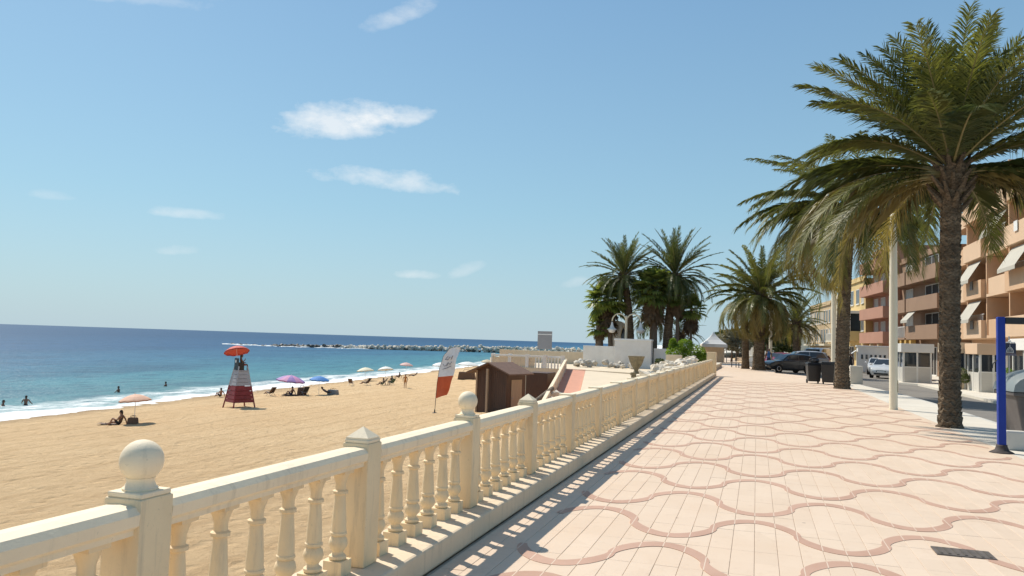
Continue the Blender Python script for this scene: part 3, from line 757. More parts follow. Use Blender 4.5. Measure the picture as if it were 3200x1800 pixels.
# terrace balustrade (short, behind the hut)
tb = thing('terrace_balustrade', 'short white balustrade along the seaward terrace edge behind the hut', 'balustrade')
for x0, x1, y0, y1, npst in ((-22.9, -16.3, 68.2, 67.8, 4),):
    for k in range(npst + 1):
        s = k / npst; m = MB(); m.b2((-.16, -.16, GZ), (.16, .16, GZ + 1.15)); m.build('pier', M['white'], tb, (x0 + (x1 - x0) * s, y0 + (y1 - y0) * s, 0))
    m = MB(); m.box(((x0 + x1) / 2, (y0 + y1) / 2, GZ + 1.0), (x1 - x0, .26, .16)); m.build('coping', M['white'], tb, bevel=.02)
    m = MB(); m.box(((x0 + x0 * .4 + x1 * .6) / 2, (y0 + y1) / 2 + .03, GZ + .42), (abs(x0 - x1) * .6, .12, .84)); m.build('panel', M['plinth'], tb)
    for k in range(9):
        s = .62 + .36 * k / 8; m = MB(); m.lathe([(.06, 0), (.09, .2), (.05, .5), (.07, .92)], 8); m.build('baluster', M['white'], tb, (x0 + (x1 - x0) * s, y0 + (y1 - y0) * s, GZ), smooth=40)
def wall_thing(name, label, lo, hi, mt, cope=None, cat='wall', rz=0):
    T = thing(name, label, cat, ((lo[0] + hi[0]) / 2, (lo[1] + hi[1]) / 2, lo[2]), rz)
    dx, dy, dz = hi[0] - lo[0], hi[1] - lo[1], hi[2] - lo[2]
    m = MB(); m.box((0, 0, dz / 2), (dx, dy, dz)); m.build('wall_face', mt, T, bevel=.03)
    if cope: m = MB(); m.box((0, 0, dz + cope / 2), (dx + .12, dy + .12, cope)); m.build('coping', M['whitepaint'], T, bevel=.03)
    return T
wall_thing('white_wall', 'tall white rendered block wall in front of the palm grove', (-13.5, 78, GZ), (-9.9, 79.2, 2.0), M['white'], .18)
wall_thing('white_wall', 'low white wall left of the tall block wall, under the fan palms', (-17.0, 79.5, GZ), (-13.6, 79.9, 1.38), M['white'])
wall_thing('white_wall', 'low pinkish wall right of the tall block wall, below the leaning palm', (-9.8, 79.3, GZ), (-6.8, 79.7, 1.32), M['white'])
wall_thing('white_wall', 'long low grey wall behind the rocks, left of the white walls', (-27.5, 84, GZ), (-17.2, 84.4, .62), M['plinth'])
wall_thing('planter_box', 'long grey concrete planter box below the bright green bush', (-6.35, 58.6, -.7), (-5.2, 59.0, .98), M['plinth'], cat='planter')
wall_thing('gate_pillar', 'square white pillar at the far end of the balustrade', (-2.72, 46.3, -.2), (-2.2, 46.9, 1.35), M['stone'], cat='pillar')
# chapel-like white tower with a pointed arch
tw = thing('white_tower', 'small white tower with dark pointed arch opening under the palms', 'tower', (-14.2, 84.6, GZ))
poly = [(-1.0, 0), (1.0, 0), (1.0, 3.9), (.75, 4.45), (.3, 4.75), (-.25, 4.85), (-.7, 4.6), (-1.0, 4.1)]
arch = [(.30, 1.9)] + [(.30, 3.3), (.38, 3.75), (.55, 4.15), (.72, 3.75), (.80, 3.3)] + [(.80, 1.9)]
Mx = Matrix(((1, 0, 0, 0), (0, 0, 1, -.45), (0, 1, 0, 0), (0, 0, 0, 1)))
m = MB(); m.prism(poly, 0, .9, M=Mx); m.build('tower_wall', M['white'], tw, fix=True)
m = MB(); m.prism(arch, -.05, .0, M=Matrix(((1, 0, 0, 0), (0, 0, 1, -.452), (0, 1, 0, 0), (0, 0, 0, 1)))); m.build('arch_opening', M['glass'], tw, fix=True)
m = MB(); m.tube([(.24, -.47, 1.9), (.24, -.47, 3.3), (.34, -.47, 3.8), (.55, -.47, 4.25), (.76, -.47, 3.8), (.86, -.47, 3.3), (.86, -.47, 1.9)], .055, 6); m.build('arch_moulding', M['stone'], tw)
# ornamental twin lantern
ln = thing('street_lantern', 'cream twin-arm street lantern with bell shades before the grove', 'street lamp', (-12.9, 81.2, GZ))
m = MB(); m.lathe([(.30, 0), (.30, .5), (.17, .6), (.14, 2.6), (.13, 5.0), (.16, 5.05), (.16, 5.15), (.05, 5.3)], 12); m.build('post', M['pole'], ln, smooth=40)
for s in (-1, 1):
    pth = [(s * (.75 - .72 * math.cos(R(q))), 0, 4.7 + .78 * math.sin(R(q))) for q in range(0, 181, 15)]
    m = MB(); m.tube(pth, .075, 6); m.build('arm', M['pole'], ln, smooth='all')
    x = s * 1.47; m = MB(); m.lathe([(.05, 4.62), (.09, 4.55), (.14, 4.3), (.26, 4.0), (.50, 3.85), (.52, 3.80), (.40, 3.78)], 14, (x, 0, 0)); sh = m.build('bell_shade', M['whitepaint'], ln, smooth=40)
    m = MB(); m.lathe([(.36, 3.78), (.38, 3.68), (.26, 3.52), (.08, 3.47)], 14, (x, 0, 0)); m.build('globe', M['whitepaint'], sh, smooth=40)
# white pagoda tent
tn = thing('pagoda_tent', 'small white pagoda tent at the end of the promenade', 'tent', (-4.5, 88.5, 0), R(8))
m = MB(); rings = []
for r_, z in ((1.32, 1.95), (1.1, 2.1), (.7, 2.42), (.35, 2.78), (.10, 3.12), (.02, 3.3)):
    rings.append([(-r_, -r_, z), (r_, -r_, z), (r_, r_, z), (-r_, r_, z)])
for q in rings: m.v += q
for j in range(len(rings) - 1):
    for i in range(4): k = (i + 1) % 4; m.f.append((j * 4 + i, j * 4 + k, j * 4 + 4 + k, j * 4 + 4 + i))
m.m = [0] * len(m.f); cn = m.build('canopy', M['whitepaint'], tn)
for i, (dx, dy) in enumerate(((0, -1), (1, 0), (0, 1), (-1, 0))):
    m = MB(); m.box((dx * 1.32, dy * 1.32, 1.80), (2.64 if dy else .02, 2.64 if dx else .02, .34)); m.build('valance', M['white'], cn)
for sx in (-1, 1):
    for sy in (-1, 1): m = MB(); m.tube([(sx * 1.26, sy * 1.26, 0), (sx * 1.26, sy * 1.26, 1.95)], .045, 6); m.build('leg', M['steel'], tn)
m = MB(); m.b2((-1.2, .9, .0), (1.2, .93, 1.75)); m.build('back_curtain', M['plinth'], tn)
m = MB(); m.b2((-1.1, -.9, .0), (.3, -.5, .85)); m.build('counter', M['white'], tn, bevel=.02)
# grey information board on posts (back side)
bb = thing('billboard', 'blank grey back of a square board standing by the sea', 'billboard', (-28.2, 106.3, GZ), R(-14))
m = MB(); m.b2((-1.12, -.06, 1.3), (1.12, .06, 3.78)); m.build('panel', mat('grey_board', (.30, .29, .30), .6, .05, 1), bb, bevel=.01)
m = MB(); m.b2((-1.13, -.075, 3.28), (1.13, -.058, 3.40)); m.build('stripe', M['whitepaint'], bb)
for s in (-.9, .9): m = MB(); m.b2((s - .06, .06, 0), (s + .06, .16, 3.6)); m.build('post', M['steel'], bb)
# stone urns and garden ornaments beyond the balustrade
def urn(label, loc, s=1.0, plant=None, mt='stone'):
    T = thing('stone_urn', label, 'urn', loc)
    m = MB(); m.box((0, 0, .06 * s), (.42 * s, .42 * s, .12 * s)); m.build('base', M[mt], T)
    m = MB(); m.lathe([(.14 * s, .12 * s), (.09 * s, .2 * s), (.1 * s, .26 * s), (.22 * s, .42 * s), (.30 * s, .62 * s), (.33 * s, .74 * s), (.36 * s, .78 * s), (.36 * s, .82 * s), (.28 * s, .82 * s)], 14); m.build('bowl', M[mt], T, smooth=40)
    if plant:
        leaf_cloud(260, [((0, 0, .92 * s), (.3 * s, .3 * s, .18 * s))], .14 * s, random.Random(5)).build('plant', M[plant], T)
    return T
M['mossy'] = mat('mossy_stone', (.22, .18, .11), .9, .35, 5, .5, 20, .02)
m = MB(); m.box((0, 0, 0), (.6, .6, 1.2))
pd = thing('pedestal', 'mossy stone pedestal under the brown urn behind the balustrade', 'pedestal', (-6.6, 45.5, -1.55))
m = MB(); m.box((0, 0, .6), (.5, .5, 1.65)); m.build('shaft', M['mossy'], pd, bevel=.03)
urn('mossy brown stone urn on a pedestal behind the balustrade', (-6.6, 45.5, -.12), 1.35, None, 'mossy')
urn('small planted urn beside the low pinkish wall', (-7.15, 61.6, -.68), 1.2, 'tree', 'mossy')
# boulders
def rock_me(name, mt, sd, fl=.75):
    m = MB(); rr = random.Random(sd); m.ell((0, 0, 0), (1, .85, fl), 8, 5, jit=.30, sd=sd)
    return m.mesh(name, M[mt], bevel=.0)
RK = [rock_me('boulder', 'rock', s, .72) for s in range(8)]; RG = [rock_me('boulder', 'rockgrey', s, .72) for s in range(8)]
def emb_z(x, y):
    # height of the bank between the ramp and the promenade wall
    f = min(1, max(0, (y - 36) / 30)); zr = -1.55 + .88 * f; zl = -2.75 + 2.05 * f
    g_ = min(1, max(0, (-2.8 - x) / 9)); return zr + (zl - zr) * g_
rr = random.Random(77)
m = MB(); cs = []
for j in range(17):
    y = 36 + 2.1 * j; zt = -.3 + .62 * min(1, max(0, (y - 39) / 15))
    cs.append([(-2.83, y, -3), (-2.83, y, zt), (-3.6, y, zt), (-5.2 - (y - 36) * .04, y, zt - .45), (-7.2 - (y - 36) * .05, y, -1.6)])
for q in cs: m.v += [(a_ + .12 * noise.noise(Vector((a_, b_, 1))), b_, c_ + .15 * noise.noise(Vector((a_ * 2, b_, 5)))) for a_, b_, c_ in q]
for j in range(16):
    for i in range(4): m.f.append((j * 5 + i, j * 5 + i + 1, j * 5 + i + 6, j * 5 + i + 5))
m.m = [0] * len(m.f); tag(m.build('rock_bank', M['rock']), kind='structure')
for k in range(148):
    if k < 130:
        y = 38 + 30 * rr.random(); x = -3.4 - abs(rr.gauss(0, 1.1)) - (y - 36) * .035
        z = .12 + .62 * min(1, max(0, (y - 39) / 15)) - .22 * (-x - 3.4) + rr.uniform(-.15, .25); s = rr.uniform(.22, .46)
        lab = 'white limestone boulder in the bank behind the balustrade'; gp = 'white boulders banked behind the balustrade'
    else:
        x = -17.5 + 7 * rr.random(); y = 74.5 + 2.5 * rr.random(); z = GZ + .2 + .35 * rr.random(); s = rr.uniform(.22, .45)
        lab = 'pale boulder in the row before the low white walls'; gp = 'boulders before the white walls'
    o = inst('boulder', (RK if k < 130 else RG)[k % 8], None, (x, y, z), (rr.uniform(-.5, .5), rr.uniform(-.5, .5), rr.uniform(0, 6)), (s * rr.uniform(.9, 1.3), s, s * rr.uniform(.8, 1.1)))
    tag(o, lab, 'boulder', gp)
for (x, y, z, s, lab) in ((-12.3, 49.5, -1.95, .55, 'large grey boulder leaning at the foot of the salmon ramp'), (-12.0, 47.2, -2.1, .42, 'smaller grey boulder at the foot of the salmon ramp')):
    tag(inst('boulder', RK[3], None, (x, y, z), (.4, .2, 1), (s, s * .8, s * 1.2)), lab, 'boulder')
lg = MB(); lg.tube([(-12.9, 45.6, -2.25), (-12.6, 47.2, -1.75), (-12.35, 48.8, -1.3)], [.17, .16, .14], 8)
tag(lg.build('driftwood_log', M['bark'], smooth='all'), 'grey weathered log leaning against the ramp parapet', 'log')

# ------------------------------------------------------------ breakwater
bw = thing('breakwater', 'long rock breakwater reaching into the sea, dark at its low end', 'breakwater', (-120, 390, -5))
line = [(-254, 341), (-215, 335), (-176, 362), (-126, 392), (-70, 420)]
def bline(s):
    tot = [0]
    for (x0, y0), (x1, y1) in zip(line[:-1], line[1:]): tot.append(tot[-1] + math.hypot(x1 - x0, y1 - y0))
    d = s * tot[-1]
    for i in range(len(tot) - 1):
        if d <= tot[i + 1]:
            f = (d - tot[i]) / (tot[i + 1] - tot[i]); return line[i][0] + (line[i + 1][0] - line[i][0]) * f, line[i][1] + (line[i + 1][1] - line[i][1]) * f
    return line[-1]
BK = {k: [rock_me('rock', k, 20 + s, .7) for s in range(6)] for k in ('rock', 'rockdark', 'rockgrey')}
rr = random.Random(5)
for k in range(296):
    s = (k / 296) ** .85; x, y = bline(s)
    top = -.2 if s < .12 else (.3 + 3.1 * min(1, (s - .12) / .6))
    hgt = rr.random() ** .8 * top; spread = 3.5 * (1 - hgt / 4.6)
    ro = rr.uniform(-spread, spread * .4)
    dark = s < .30 or (hgt < .6 and rr.random() < .5)
    kind = 'rockdark' if dark else ('rock' if rr.random() < .62 else 'rockgrey')
    sz = rr.uniform(.65, 1.2) * (.8 if s < .15 else 1.0)
    inst('rock', BK[kind][k % 6], bw, (x + 120 + ro * .3, y - 390 + ro, hgt + .1), (rr.uniform(-.6, .6), rr.uniform(-.6, .6), rr.uniform(0, 6)), (sz * 1.25, sz, sz))
m = MB()
for k in range(420):
    s = .16 + .84 * rr.random(); x, y = bline(s); top = .1 + 2.7 * min(1, (s - .12) / .6); h_ = rr.random() * top
    m.ell((x + 120, y - 390 + rr.uniform(-1, 4), h_ - .2), (rr.uniform(.9, 1.6), rr.uniform(.9, 1.5), rr.uniform(.7, 1.2)), 6, 4, jit=.3, sd=k, mi=0 if rr.random() < .55 else 1)
tag(m.build('rubble', [M['rock'], M['rockgrey']], bw), kind='stuff')
m = MB()
fm = random.Random(9)
for k in range(60):
    x, y = bline(fm.uniform(0, .36)); m.ell((x, y - fm.uniform(1, 6), -5.02), (fm.uniform(1.2, 5), fm.uniform(.8, 1.6), fm.uniform(.15, .55)), 8, 4, jit=.3, sd=k)
tag(m.build('surf', mat('sea_foam', (.85, .86, .84), .9, .04, 2), smooth='all'), 'white surf breaking on the dark tip of the breakwater', 'surf', kind='stuff')

# ------------------------------------------------------------ brown hut on the sand
hz_ = zsand(-18, 51) - .05
hut = thing('beach_hut', 'dark brown wooden beach hut with low gabled roof on the sand', 'hut', (-18.35, 51.3, hz_), R(-16))
HW, HD, HE, HP = 2.5, 2.3, 2.85, 3.34     # width, depth, eaves, peak
nb = 16
for k in range(nb):
    x0 = HW * k / nb; x1 = HW * (k + 1) / nb - .008
    zt = lambda x: HE + (HP - HE) * (1 - abs(x - HW / 2) / (HW / 2))
    m = MB(); dpt = .035 + .004 * (k % 2)
    m.add([(x0, -dpt, 0), (x1, -dpt, 0), (x1, -dpt, zt(x1)), (x0, -dpt, zt(x0)), (x0, .02, 0), (x1, .02, 0), (x1, .02, zt(x1)), (x0, .02, zt(x0))], [(0, 1, 2, 3), (1, 5, 6, 2), (4, 0, 3, 7), (3, 2, 6, 7)])
    m.build('plank', M['brownwood'], hut)
m = MB(); m.b2((0.0, .025, 0), (.04, HD, HE)); m.build('side_wall', M['brownwood'], hut)
m = MB(); m.b2((HW - .04, .025, 0), (HW, HD, HE)); m.build('side_wall', M['brownwood'], hut)
m = MB(); m.b2((.05, HD - .05, 0), (HW - .05, HD, HE)); m.build('back_wall', M['brownwood'], hut)
for x in (-.02, HW - .1):
    m = MB(); m.b2((x, -.10, 0), (x + .12, -.042, HE)); m.build('corner_post', M['tanwood'] if x < 0 else M['brownwood'], hut)
m = MB(); m.b2((1.05, -.42, -.02), (1.19, -.28, HE + .15)); m.build('support_post', M['tanwood'], hut)
for s in (0, 1):
    o_ = .55; xe = -o_ if s == 0 else HW + o_; ze = HE - (HP - HE) / (HW / 2) * o_
    e0 = (xe, -.55, ze); e1 = (xe, HD + .2, ze); r1_ = (HW / 2, HD + .2, HP + .02); r0_ = (HW / 2, -.55, HP + .02)
    m = MB(); up = Vector((0, 0, .09))
    vs_ = [Vector(q) for q in (e0, e1, r1_, r0_)]
    m.add(vs_ + [q + up for q in vs_], [(0, 1, 2, 3), (4, 7, 6, 5), (0, 4, 5, 1), (1, 5, 6, 2), (3, 2, 6, 7), (0, 3, 7, 4)]); m.build('roof_slope', M['brownroof'], hut, fix=True)
m = MB(); m.b2((HW + .005, .5, 0), (HW + .04, 1.8, 2.3)); dd = m.build('door', M['tanwood'], hut)
m = MB(); m.b2((HW + .04, .6, 1.0), (HW + .08, .66, 1.16)); m.build('handle', M['steel'], dd)
annex = wall_thing('storage_box', 'dark brown low store adjoining the back of the hut', (-16.9, 58.4, zsand(-16, 59) - .1), (-15.2, 61, -.75), M['brownwood'], cat='store')

# ------------------------------------------------------------ feather flag
fz = zsand(-20.8, 50) - .02
fl = thing('beach_flag', 'tall feather flag, white above and orange red below, stuck in the sand', 'flag', (-20.85, 50.0, fz), R(-20))
pole = [(0, 0, 0), (.05, 0, .9), (.12, 0, 2.0), (.28, 0, 3.0), (.62, 0, 3.9), (1.15, 0, 4.42), (1.75, 0, 4.55)]
m = MB(); m.tube(pole, [.02, .02, .018, .016, .013, .01, .006], 6); m.build('pole', M['black'], fl)
m = MB(); m.lathe([(.16, 0), (.16, .03), (.05, .06), (.035, .25)], 10); m.build('spike_base', M['black'], fl)
def pol(z):
    for (x0, _, z0), (x1, _, z1) in zip(pole[:-1], pole[1:]):
        if z <= z1: return x0 + (x1 - x0) * (z - z0) / (z1 - z0)
    return pole[-1][0]
def flag_sheet(z0, z1, mt, name):
    m = MB(); nz_, nx_ = 22, 10
    for i in range(nz_ + 1):
        z = z0 + (z1 - z0) * i / nz_; xa = pol(z)
        s = (z - .95) / (4.55 - .95); xb = .98 + 1.05 * s + .15 * math.sin(s * 3)
        xb = max(xb, xa + .02)
        for j in range(nx_ + 1):
            f = j / nx_; x = xa + (xb - xa) * f
            m.v.append((x, .07 * math.sin(f * 5 + z * 1.8) * f + .05 * math.sin(z * 4 + f * 3) * f, z + .30 * f * (1 - s)))
    for i in range(nz_):
        for j in range(nx_): q = i * (nx_ + 1) + j; m.f.append((q, q + 1, q + nx_ + 2, q + nx_ + 1))
    m.m = [0] * len(m.f); o = m.build(name, mt, fl, smooth='all'); return o
t = NT('orange_flag_cloth'); c = t.ramp(t.noise(t.obj(), 2, 3), [(.3, (.50, .075, .02)), (.7, (.62, .12, .035))]); t.link(c, t.b.inputs['Base Color']); t.b.inputs['Roughness'].default_value = .7; M['orange'] = t.m
M['flagwhite'] = mat('white_flag_cloth', (.72, .72, .74), .7, .10, 3)
M['ink'] = mat('flag_print', (.10, .11, .16), .8, .1, 3)
flag_sheet(1.0, 2.45, M['orange'], 'orange_cloth'); wc = flag_sheet(2.455, 4.53, M['flagwhite'], 'white_cloth')
def stroke(pts, r, parent, mt, sc=1.0):
    m = MB(); m.tube(pts, r, 4); m.build('lettering', mt, parent)
base = lambda f, z: (pol(z) + (.98 + 1.05 * (z - .95) / 3.6 - pol(z)) * f, -.10, z + .2 * f)
for pts in ([(.25, 3.30), (.35, 3.15), (.5, 3.18), (.55, 3.35)], [(.55, 3.15), (.62, 3.35), (.75, 3.2), (.82, 3.38)], [(.3, 3.62), (.4, 3.78), (.62, 3.72), (.5, 3.55), (.3, 3.6)], [(.72, 3.55), (.78, 3.8)], [(.3, 2.95), (.6, 2.98), (.85, 3.08)]):
    stroke([base(f, z) for f, z in pts], .022, wc, M['ink'])
# ------------------------------------------------------------ people
SKIN = [mat('skin_tan', (.36, .19, .115), .55, .08, 6), mat('skin_brown', (.20, .10, .06), .55, .08, 6), mat('skin_light', (.48, .28, .19), .55, .08, 6)]
HAIR = mat('dark_hair', (.022, .015, .012), .6, .2, 20)
CL = {n: mat('cloth_' + n, c, .8, .12, 8) for n, c in dict(black=(.02, .02, .022), navy=(.03, .04, .10), red=(.42, .03, .025), white=(.7, .69, .66), orange=(.50, .20, .05), green=(.06, .10, .06), blue=(.05, .16, .42), brown=(.14, .08, .05), grey=(.22, .22, .22)).items()}
def body(J, E, Rr, name):
    """one continuous skinned surface grown from a joint skeleton, rooted at the pelvis"""
    me = bpy.data.meshes.new(name); me.from_pydata([Vector(p) for p in J], E, [])
    o = bpy.data.objects.new(name, me); COL.objects.link(o)
    o.modifiers.new('skin', 'SKIN'); sb = o.modifiers.new('sub', 'SUBSURF'); sb.levels = 1; sb.render_levels = 1
    for i, sv in enumerate(me.skin_vertices[0].data):
        r = Rr[i]; sv.radius = r if isinstance(r, tuple) else (r, r); sv.use_root = (i == 0)
    dg = bpy.context.evaluated_depsgraph_get(); new = bpy.data.meshes.new_from_object(o.evaluated_get(dg))
    COL.objects.unlink(o); bpy.data.objects.remove(o); bpy.data.meshes.remove(me)
    new.name = name
    return new
# joints: 0 pelvis 1 waist 2 chest 3 neck 4 head base 5 head top | arms 6,7,8 / 9,10,11 (shoulder, elbow, wrist) + hands 12/13 | legs 14,15,16,17 / 18,19,20,21 (hip, knee, ankle, toe)
EDG = [(0, 1), (1, 2), (2, 3), (3, 4), (4, 5), (2, 6), (6, 7), (7, 8), (8, 12), (2, 9), (9, 10), (10, 11), (11, 13), (0, 14), (14, 15), (15, 16), (16, 17), (0, 18), (18, 19), (19, 20), (20, 21)]
RAD = [(.15, .12), (.135, .10), (.16, .11), .058, .085, .075, .06, .045, .032, .058, .045, .032, .032, .032, .092, .062, .042, .035, .092, .062, .042, .035]
RAD[6] = .06
RAD = [(.15, .12), (.135, .10), (.16, .11), .058, .092, .082, .062, .046, .034, .062, .046, .034, .034, .034, .092, .062, .042, .036, .092, .062, .042, .036]
# each pose faces +x; z = 0 is the ground
POSE = {
 'stand': [(0, 0, .95), (.0, 0, 1.12), (.01, 0, 1.32), (.01, 0, 1.47), (.03, 0, 1.56), (.04, 0, 1.68), (0, .19, 1.40), (.02, .25, 1.12), (.10, .24, .88), (0, -.19, 1.40), (-.03, -.27, 1.14), (.04, -.28, .90), (.13, .23, .80), (.07, -.28, .82), (0, .10, .90), (.03, .11, .49), (-.02, .12, .08), (.13, .13, .03), (0, -.10, .90), (.08, -.11, .49), (.06, -.12, .08), (.20, -.13, .03)],
 'sit': [(0, 0, .14), (-.04, 0, .30), (-.08, 0, .50), (-.08, 0, .64), (-.05, 0, .72), (-.03, 0, .84), (-.08, .19, .58), (.06, .24, .36), (.24, .18, .40), (-.08, -.19, .58), (-.22, -.26, .34), (-.30, -.26, .08), (.32, .14, .42), (-.32, -.28, .03), (.05, .10, .13), (.36, .12, .46), (.55, .12, .10), (.68, .12, .04), (.05, -.10, .13), (.44, -.12, .20), (.80, -.13, .08), (.92, -.13, .12)],
 'recline': [(0, 0, .30), (-.14, 0, .36), (-.32, 0, .48), (-.44, 0, .58), (-.49, 0, .65), (-.53, 0, .76), (-.36, .19, .53), (-.16, .25, .38), (.06, .22, .38), (-.36, -.19, .53), (-.20, -.26, .36), (.02, -.24, .36), (.14, .20, .38), (.10, -.22, .36), (.06, .10, .29), (.46, .11, .40), (.82, .12, .16), (.94, .12, .20), (.06, -.10, .29), (.46, -.11, .34), (.86, -.12, .14), (.98, -.12, .18)],
 'chair': [(0, 0, .50), (-.03, 0, .67), (-.07, 0, .87), (-.08, 0, 1.01), (-.05, 0, 1.09), (-.03, 0, 1.21), (-.07, .19, .95), (.05, .25, .70), (.25, .20, .66), (-.07, -.19, .95), (.08, -.26, .74), (.24, -.16, .92), (.34, .19, .65), (.28, -.13, 1.0), (.05, .10, .49), (.45, .12, .52), (.48, .12, .10), (.60, .12, .04), (.05, -.10, .49), (.45, -.12, .50), (.42, -.12, .10), (.54, -.12, .04)],
 'wade': [(0, 0, .10), (.0, 0, .28), (.02, 0, .48), (.02, 0, .63), (.04, 0, .71), (.05, 0, .83), (0, .19, .56), (.12, .32, .34), (.30, .38, .22), (0, -.19, .56), (.10, -.32, .34), (.28, -.38, .20), (.38, .40, .19), (.36, -.40, .17), (0, .10, .04), (.04, .11, -.36), (-.02, .12, -.76), (.10, .13, -.82), (0, -.10, .04), (.06, -.11, -.36), (.02, -.12, -.76), (.14, -.13, -.82)],
}
def person(pose, label, loc, rz, skin=0, suit='navy', top=None, hair=True, group=None, sc_=1.0, hat=None):
    T = thing('person', label, 'person', loc, rz, group); T.scale = (sc_,) * 3
    J = POSE[pose]; me = body(J, EDG, RAD, 'body')
    me.materials.clear(); me.materials.append(SKIN[skin]); me.materials.append(CL[suit]); me.materials.append(CL[top] if top else SKIN[skin])
    hip = [Vector(J[i]) for i in (0, 14, 18)]; ch = [Vector(J[1]), Vector(J[2])]
    kn = (Vector(J[15]), Vector(J[19]))
    def sd(p, a, b):
        ab = b - a; f = max(0, min(1, (p - a).dot(ab) / ab.length_squared)); return (p - a - ab * f).length, f
    for pl in me.polygons:
        c = Vector(pl.center); mi = 0
        d1, f1 = sd(c, Vector(J[14]), kn[0]); d2, f2 = sd(c, Vector(J[18]), kn[1]); d0, f0 = sd(c, Vector(J[0]), Vector(J[2]))
        best = min((d1, 'l', f1), (d2, 'l', f2), (d0, 't', f0))
        da = min(sd(c, Vector(J[a]), Vector(J[b]))[0] for a, b in ((6, 7), (7, 8), (9, 10), (10, 11)))
        if best[1] == 'l' and best[2] < .5 and best[0] < .16: mi = 1
        if best[1] == 't' and best[0] < .26:
            if best[2] < .22: mi = 1
            elif top and best[0] < da + .03: mi = 2
        pl.material_index = mi; pl.use_smooth = True
    o = bpy.data.objects.new('body', me); COL.objects.link(o); o.parent = T
    h0, h1 = Vector(J[4]), Vector(J[5]); ax = (h1 - h0).normalized(); c = h0.lerp(h1, .55)
    fwd = Vector((1, 0, 0)); fwd = (fwd - ax * fwd.dot(ax)).normalized(); sd_ = ax.cross(fwd)
    # face: nose, ears, eyes; hair cap over the back and crown
    m = MB(); Mh = Matrix((( fwd.x, sd_.x, ax.x, c.x), (fwd.y, sd_.y, ax.y, c.y), (fwd.z, sd_.z, ax.z, c.z), (0, 0, 0, 1)))
    q = MB(); q.ell((0, 0, .0), (.098, .082, .118), 12, 8); q.ell((.100, 0, -.018), (.020, .014, .022), 6, 4); q.ell((0, .084, -.01), (.018, .012, .028), 6, 4); q.ell((0, -.084, -.01), (.018, .012, .028), 6, 4)
    m.v = [Mh @ Vector(p) for p in q.v]; m.f = q.f; m.m = q.m; hd = m.build('head', SKIN[skin], T, smooth='all')
    m = MB(); q = MB()
    for s in (-1, 1): q.ell((.088, s * .032, .012), (.012, .014, .008), 6, 4)
    q.ell((.09, 0, -.055), (.012, .026, .007), 6, 4)
    m.v = [Mh @ Vector(p) for p in q.v]; m.f = q.f; m.m = q.m; m.build('eyes_and_mouth', HAIR, hd)
    if hair:
        m = MB(); q = MB(); q.ell((-.018, 0, .028), (.098, .094, .108), 12, 8); q.ell((-.055, 0, -.04), (.06, .078, .09), 10, 6)
        m.v = [Mh @ Vector(p) for p in q.v]; m.f = q.f; m.m = q.m; m.build('hair', HAIR, hd, smooth='all')
    if hat:
        m = MB(); q = MB(); q.lathe([(.19, .05), (.19, .06), (.105, .075), (.10, .14), (.06, .16)], 14)
        m.v = [Mh @ Vector(p) for p in q.v]; m.f = q.f; m.m = q.m; m.build('hat', CL[hat], hd, smooth=40)
    return T

# ------------------------------------------------------------ beach furniture
def umbrella(label, loc, h, r, col, tilt=0.0, taz=0.0, group=None, pole_z=0.0, n=10, deep=.34, col2=None):
    T = thing('beach_umbrella', label, 'umbrella', loc, 0, group)
    d = Vector((math.sin(tilt) * math.cos(taz), math.sin(tilt) * math.sin(taz), math.cos(tilt)))
    joint = Vector((0, 0, h * .62)); top = joint + d * h * .38
    m = MB(); m.tube([(0, 0, pole_z - .2), joint, top], .019, 6); m.build('pole', M['whitepaint'], T)
    x = d.cross(Vector((0, 1, .01))).normalized(); y = x.cross(d) * -1
    cm = mat('canopy_cloth', col, .75, .08, 3); cm2 = mat('canopy_cloth_trim', col2, .75, .08, 3) if col2 else cm
    # thicken the cloth: an outer and an inner skin
    m = MB(); prof = [(0.02, 0), (.3, -.05), (.62, -.16), (.88, -.30), (1.0, -.385), (1.0, -.46)]
    for sh in (0, -.012):
        k0 = len(m.v)
        for (rr_, zz) in prof:
            for i in range(n * 2):
                a = math.pi * i / n; sc2 = 1.0 if i % 2 == 0 else .955
                zz2 = zz + (0 if i % 2 == 0 else .025 * rr_)
                p = top + (x * math.cos(a) + y * math.sin(a)) * r * rr_ * sc2 + d * (zz2 * r * deep / .34 + sh)
                m.v.append(p)
        N2 = n * 2
        for j in range(len(prof) - 1):
            for i in range(N2):
                q = (i + 1) % N2; f = (k0 + j * N2 + i, k0 + j * N2 + q, k0 + (j + 1) * N2 + q, k0 + (j + 1) * N2 + i)
                m.f.append(f if sh else f[::-1]); m.m.append(1 if (col2 and (i // 2) % 2 and j > -1) else 0)
    m.build('canopy', [cm, cm2], T)
    m = MB(); m.lathe([(.03, 0), (.02, .06), (.004, .1)], 6); o = m.build('finial', M['whitepaint'], T, tuple(top)); o.rotation_euler = d.to_track_quat('Z', 'Y').to_euler()
    for i in range(0, n):
        a = 2 * math.pi * i / n; m = MB(); m.tube([top + d * -.25, top + (x * math.cos(a) + y * math.sin(a)) * r * .6 + d * (-.19 * r)], .006, 4); m.build('rib', M['steel'], T)
    return T
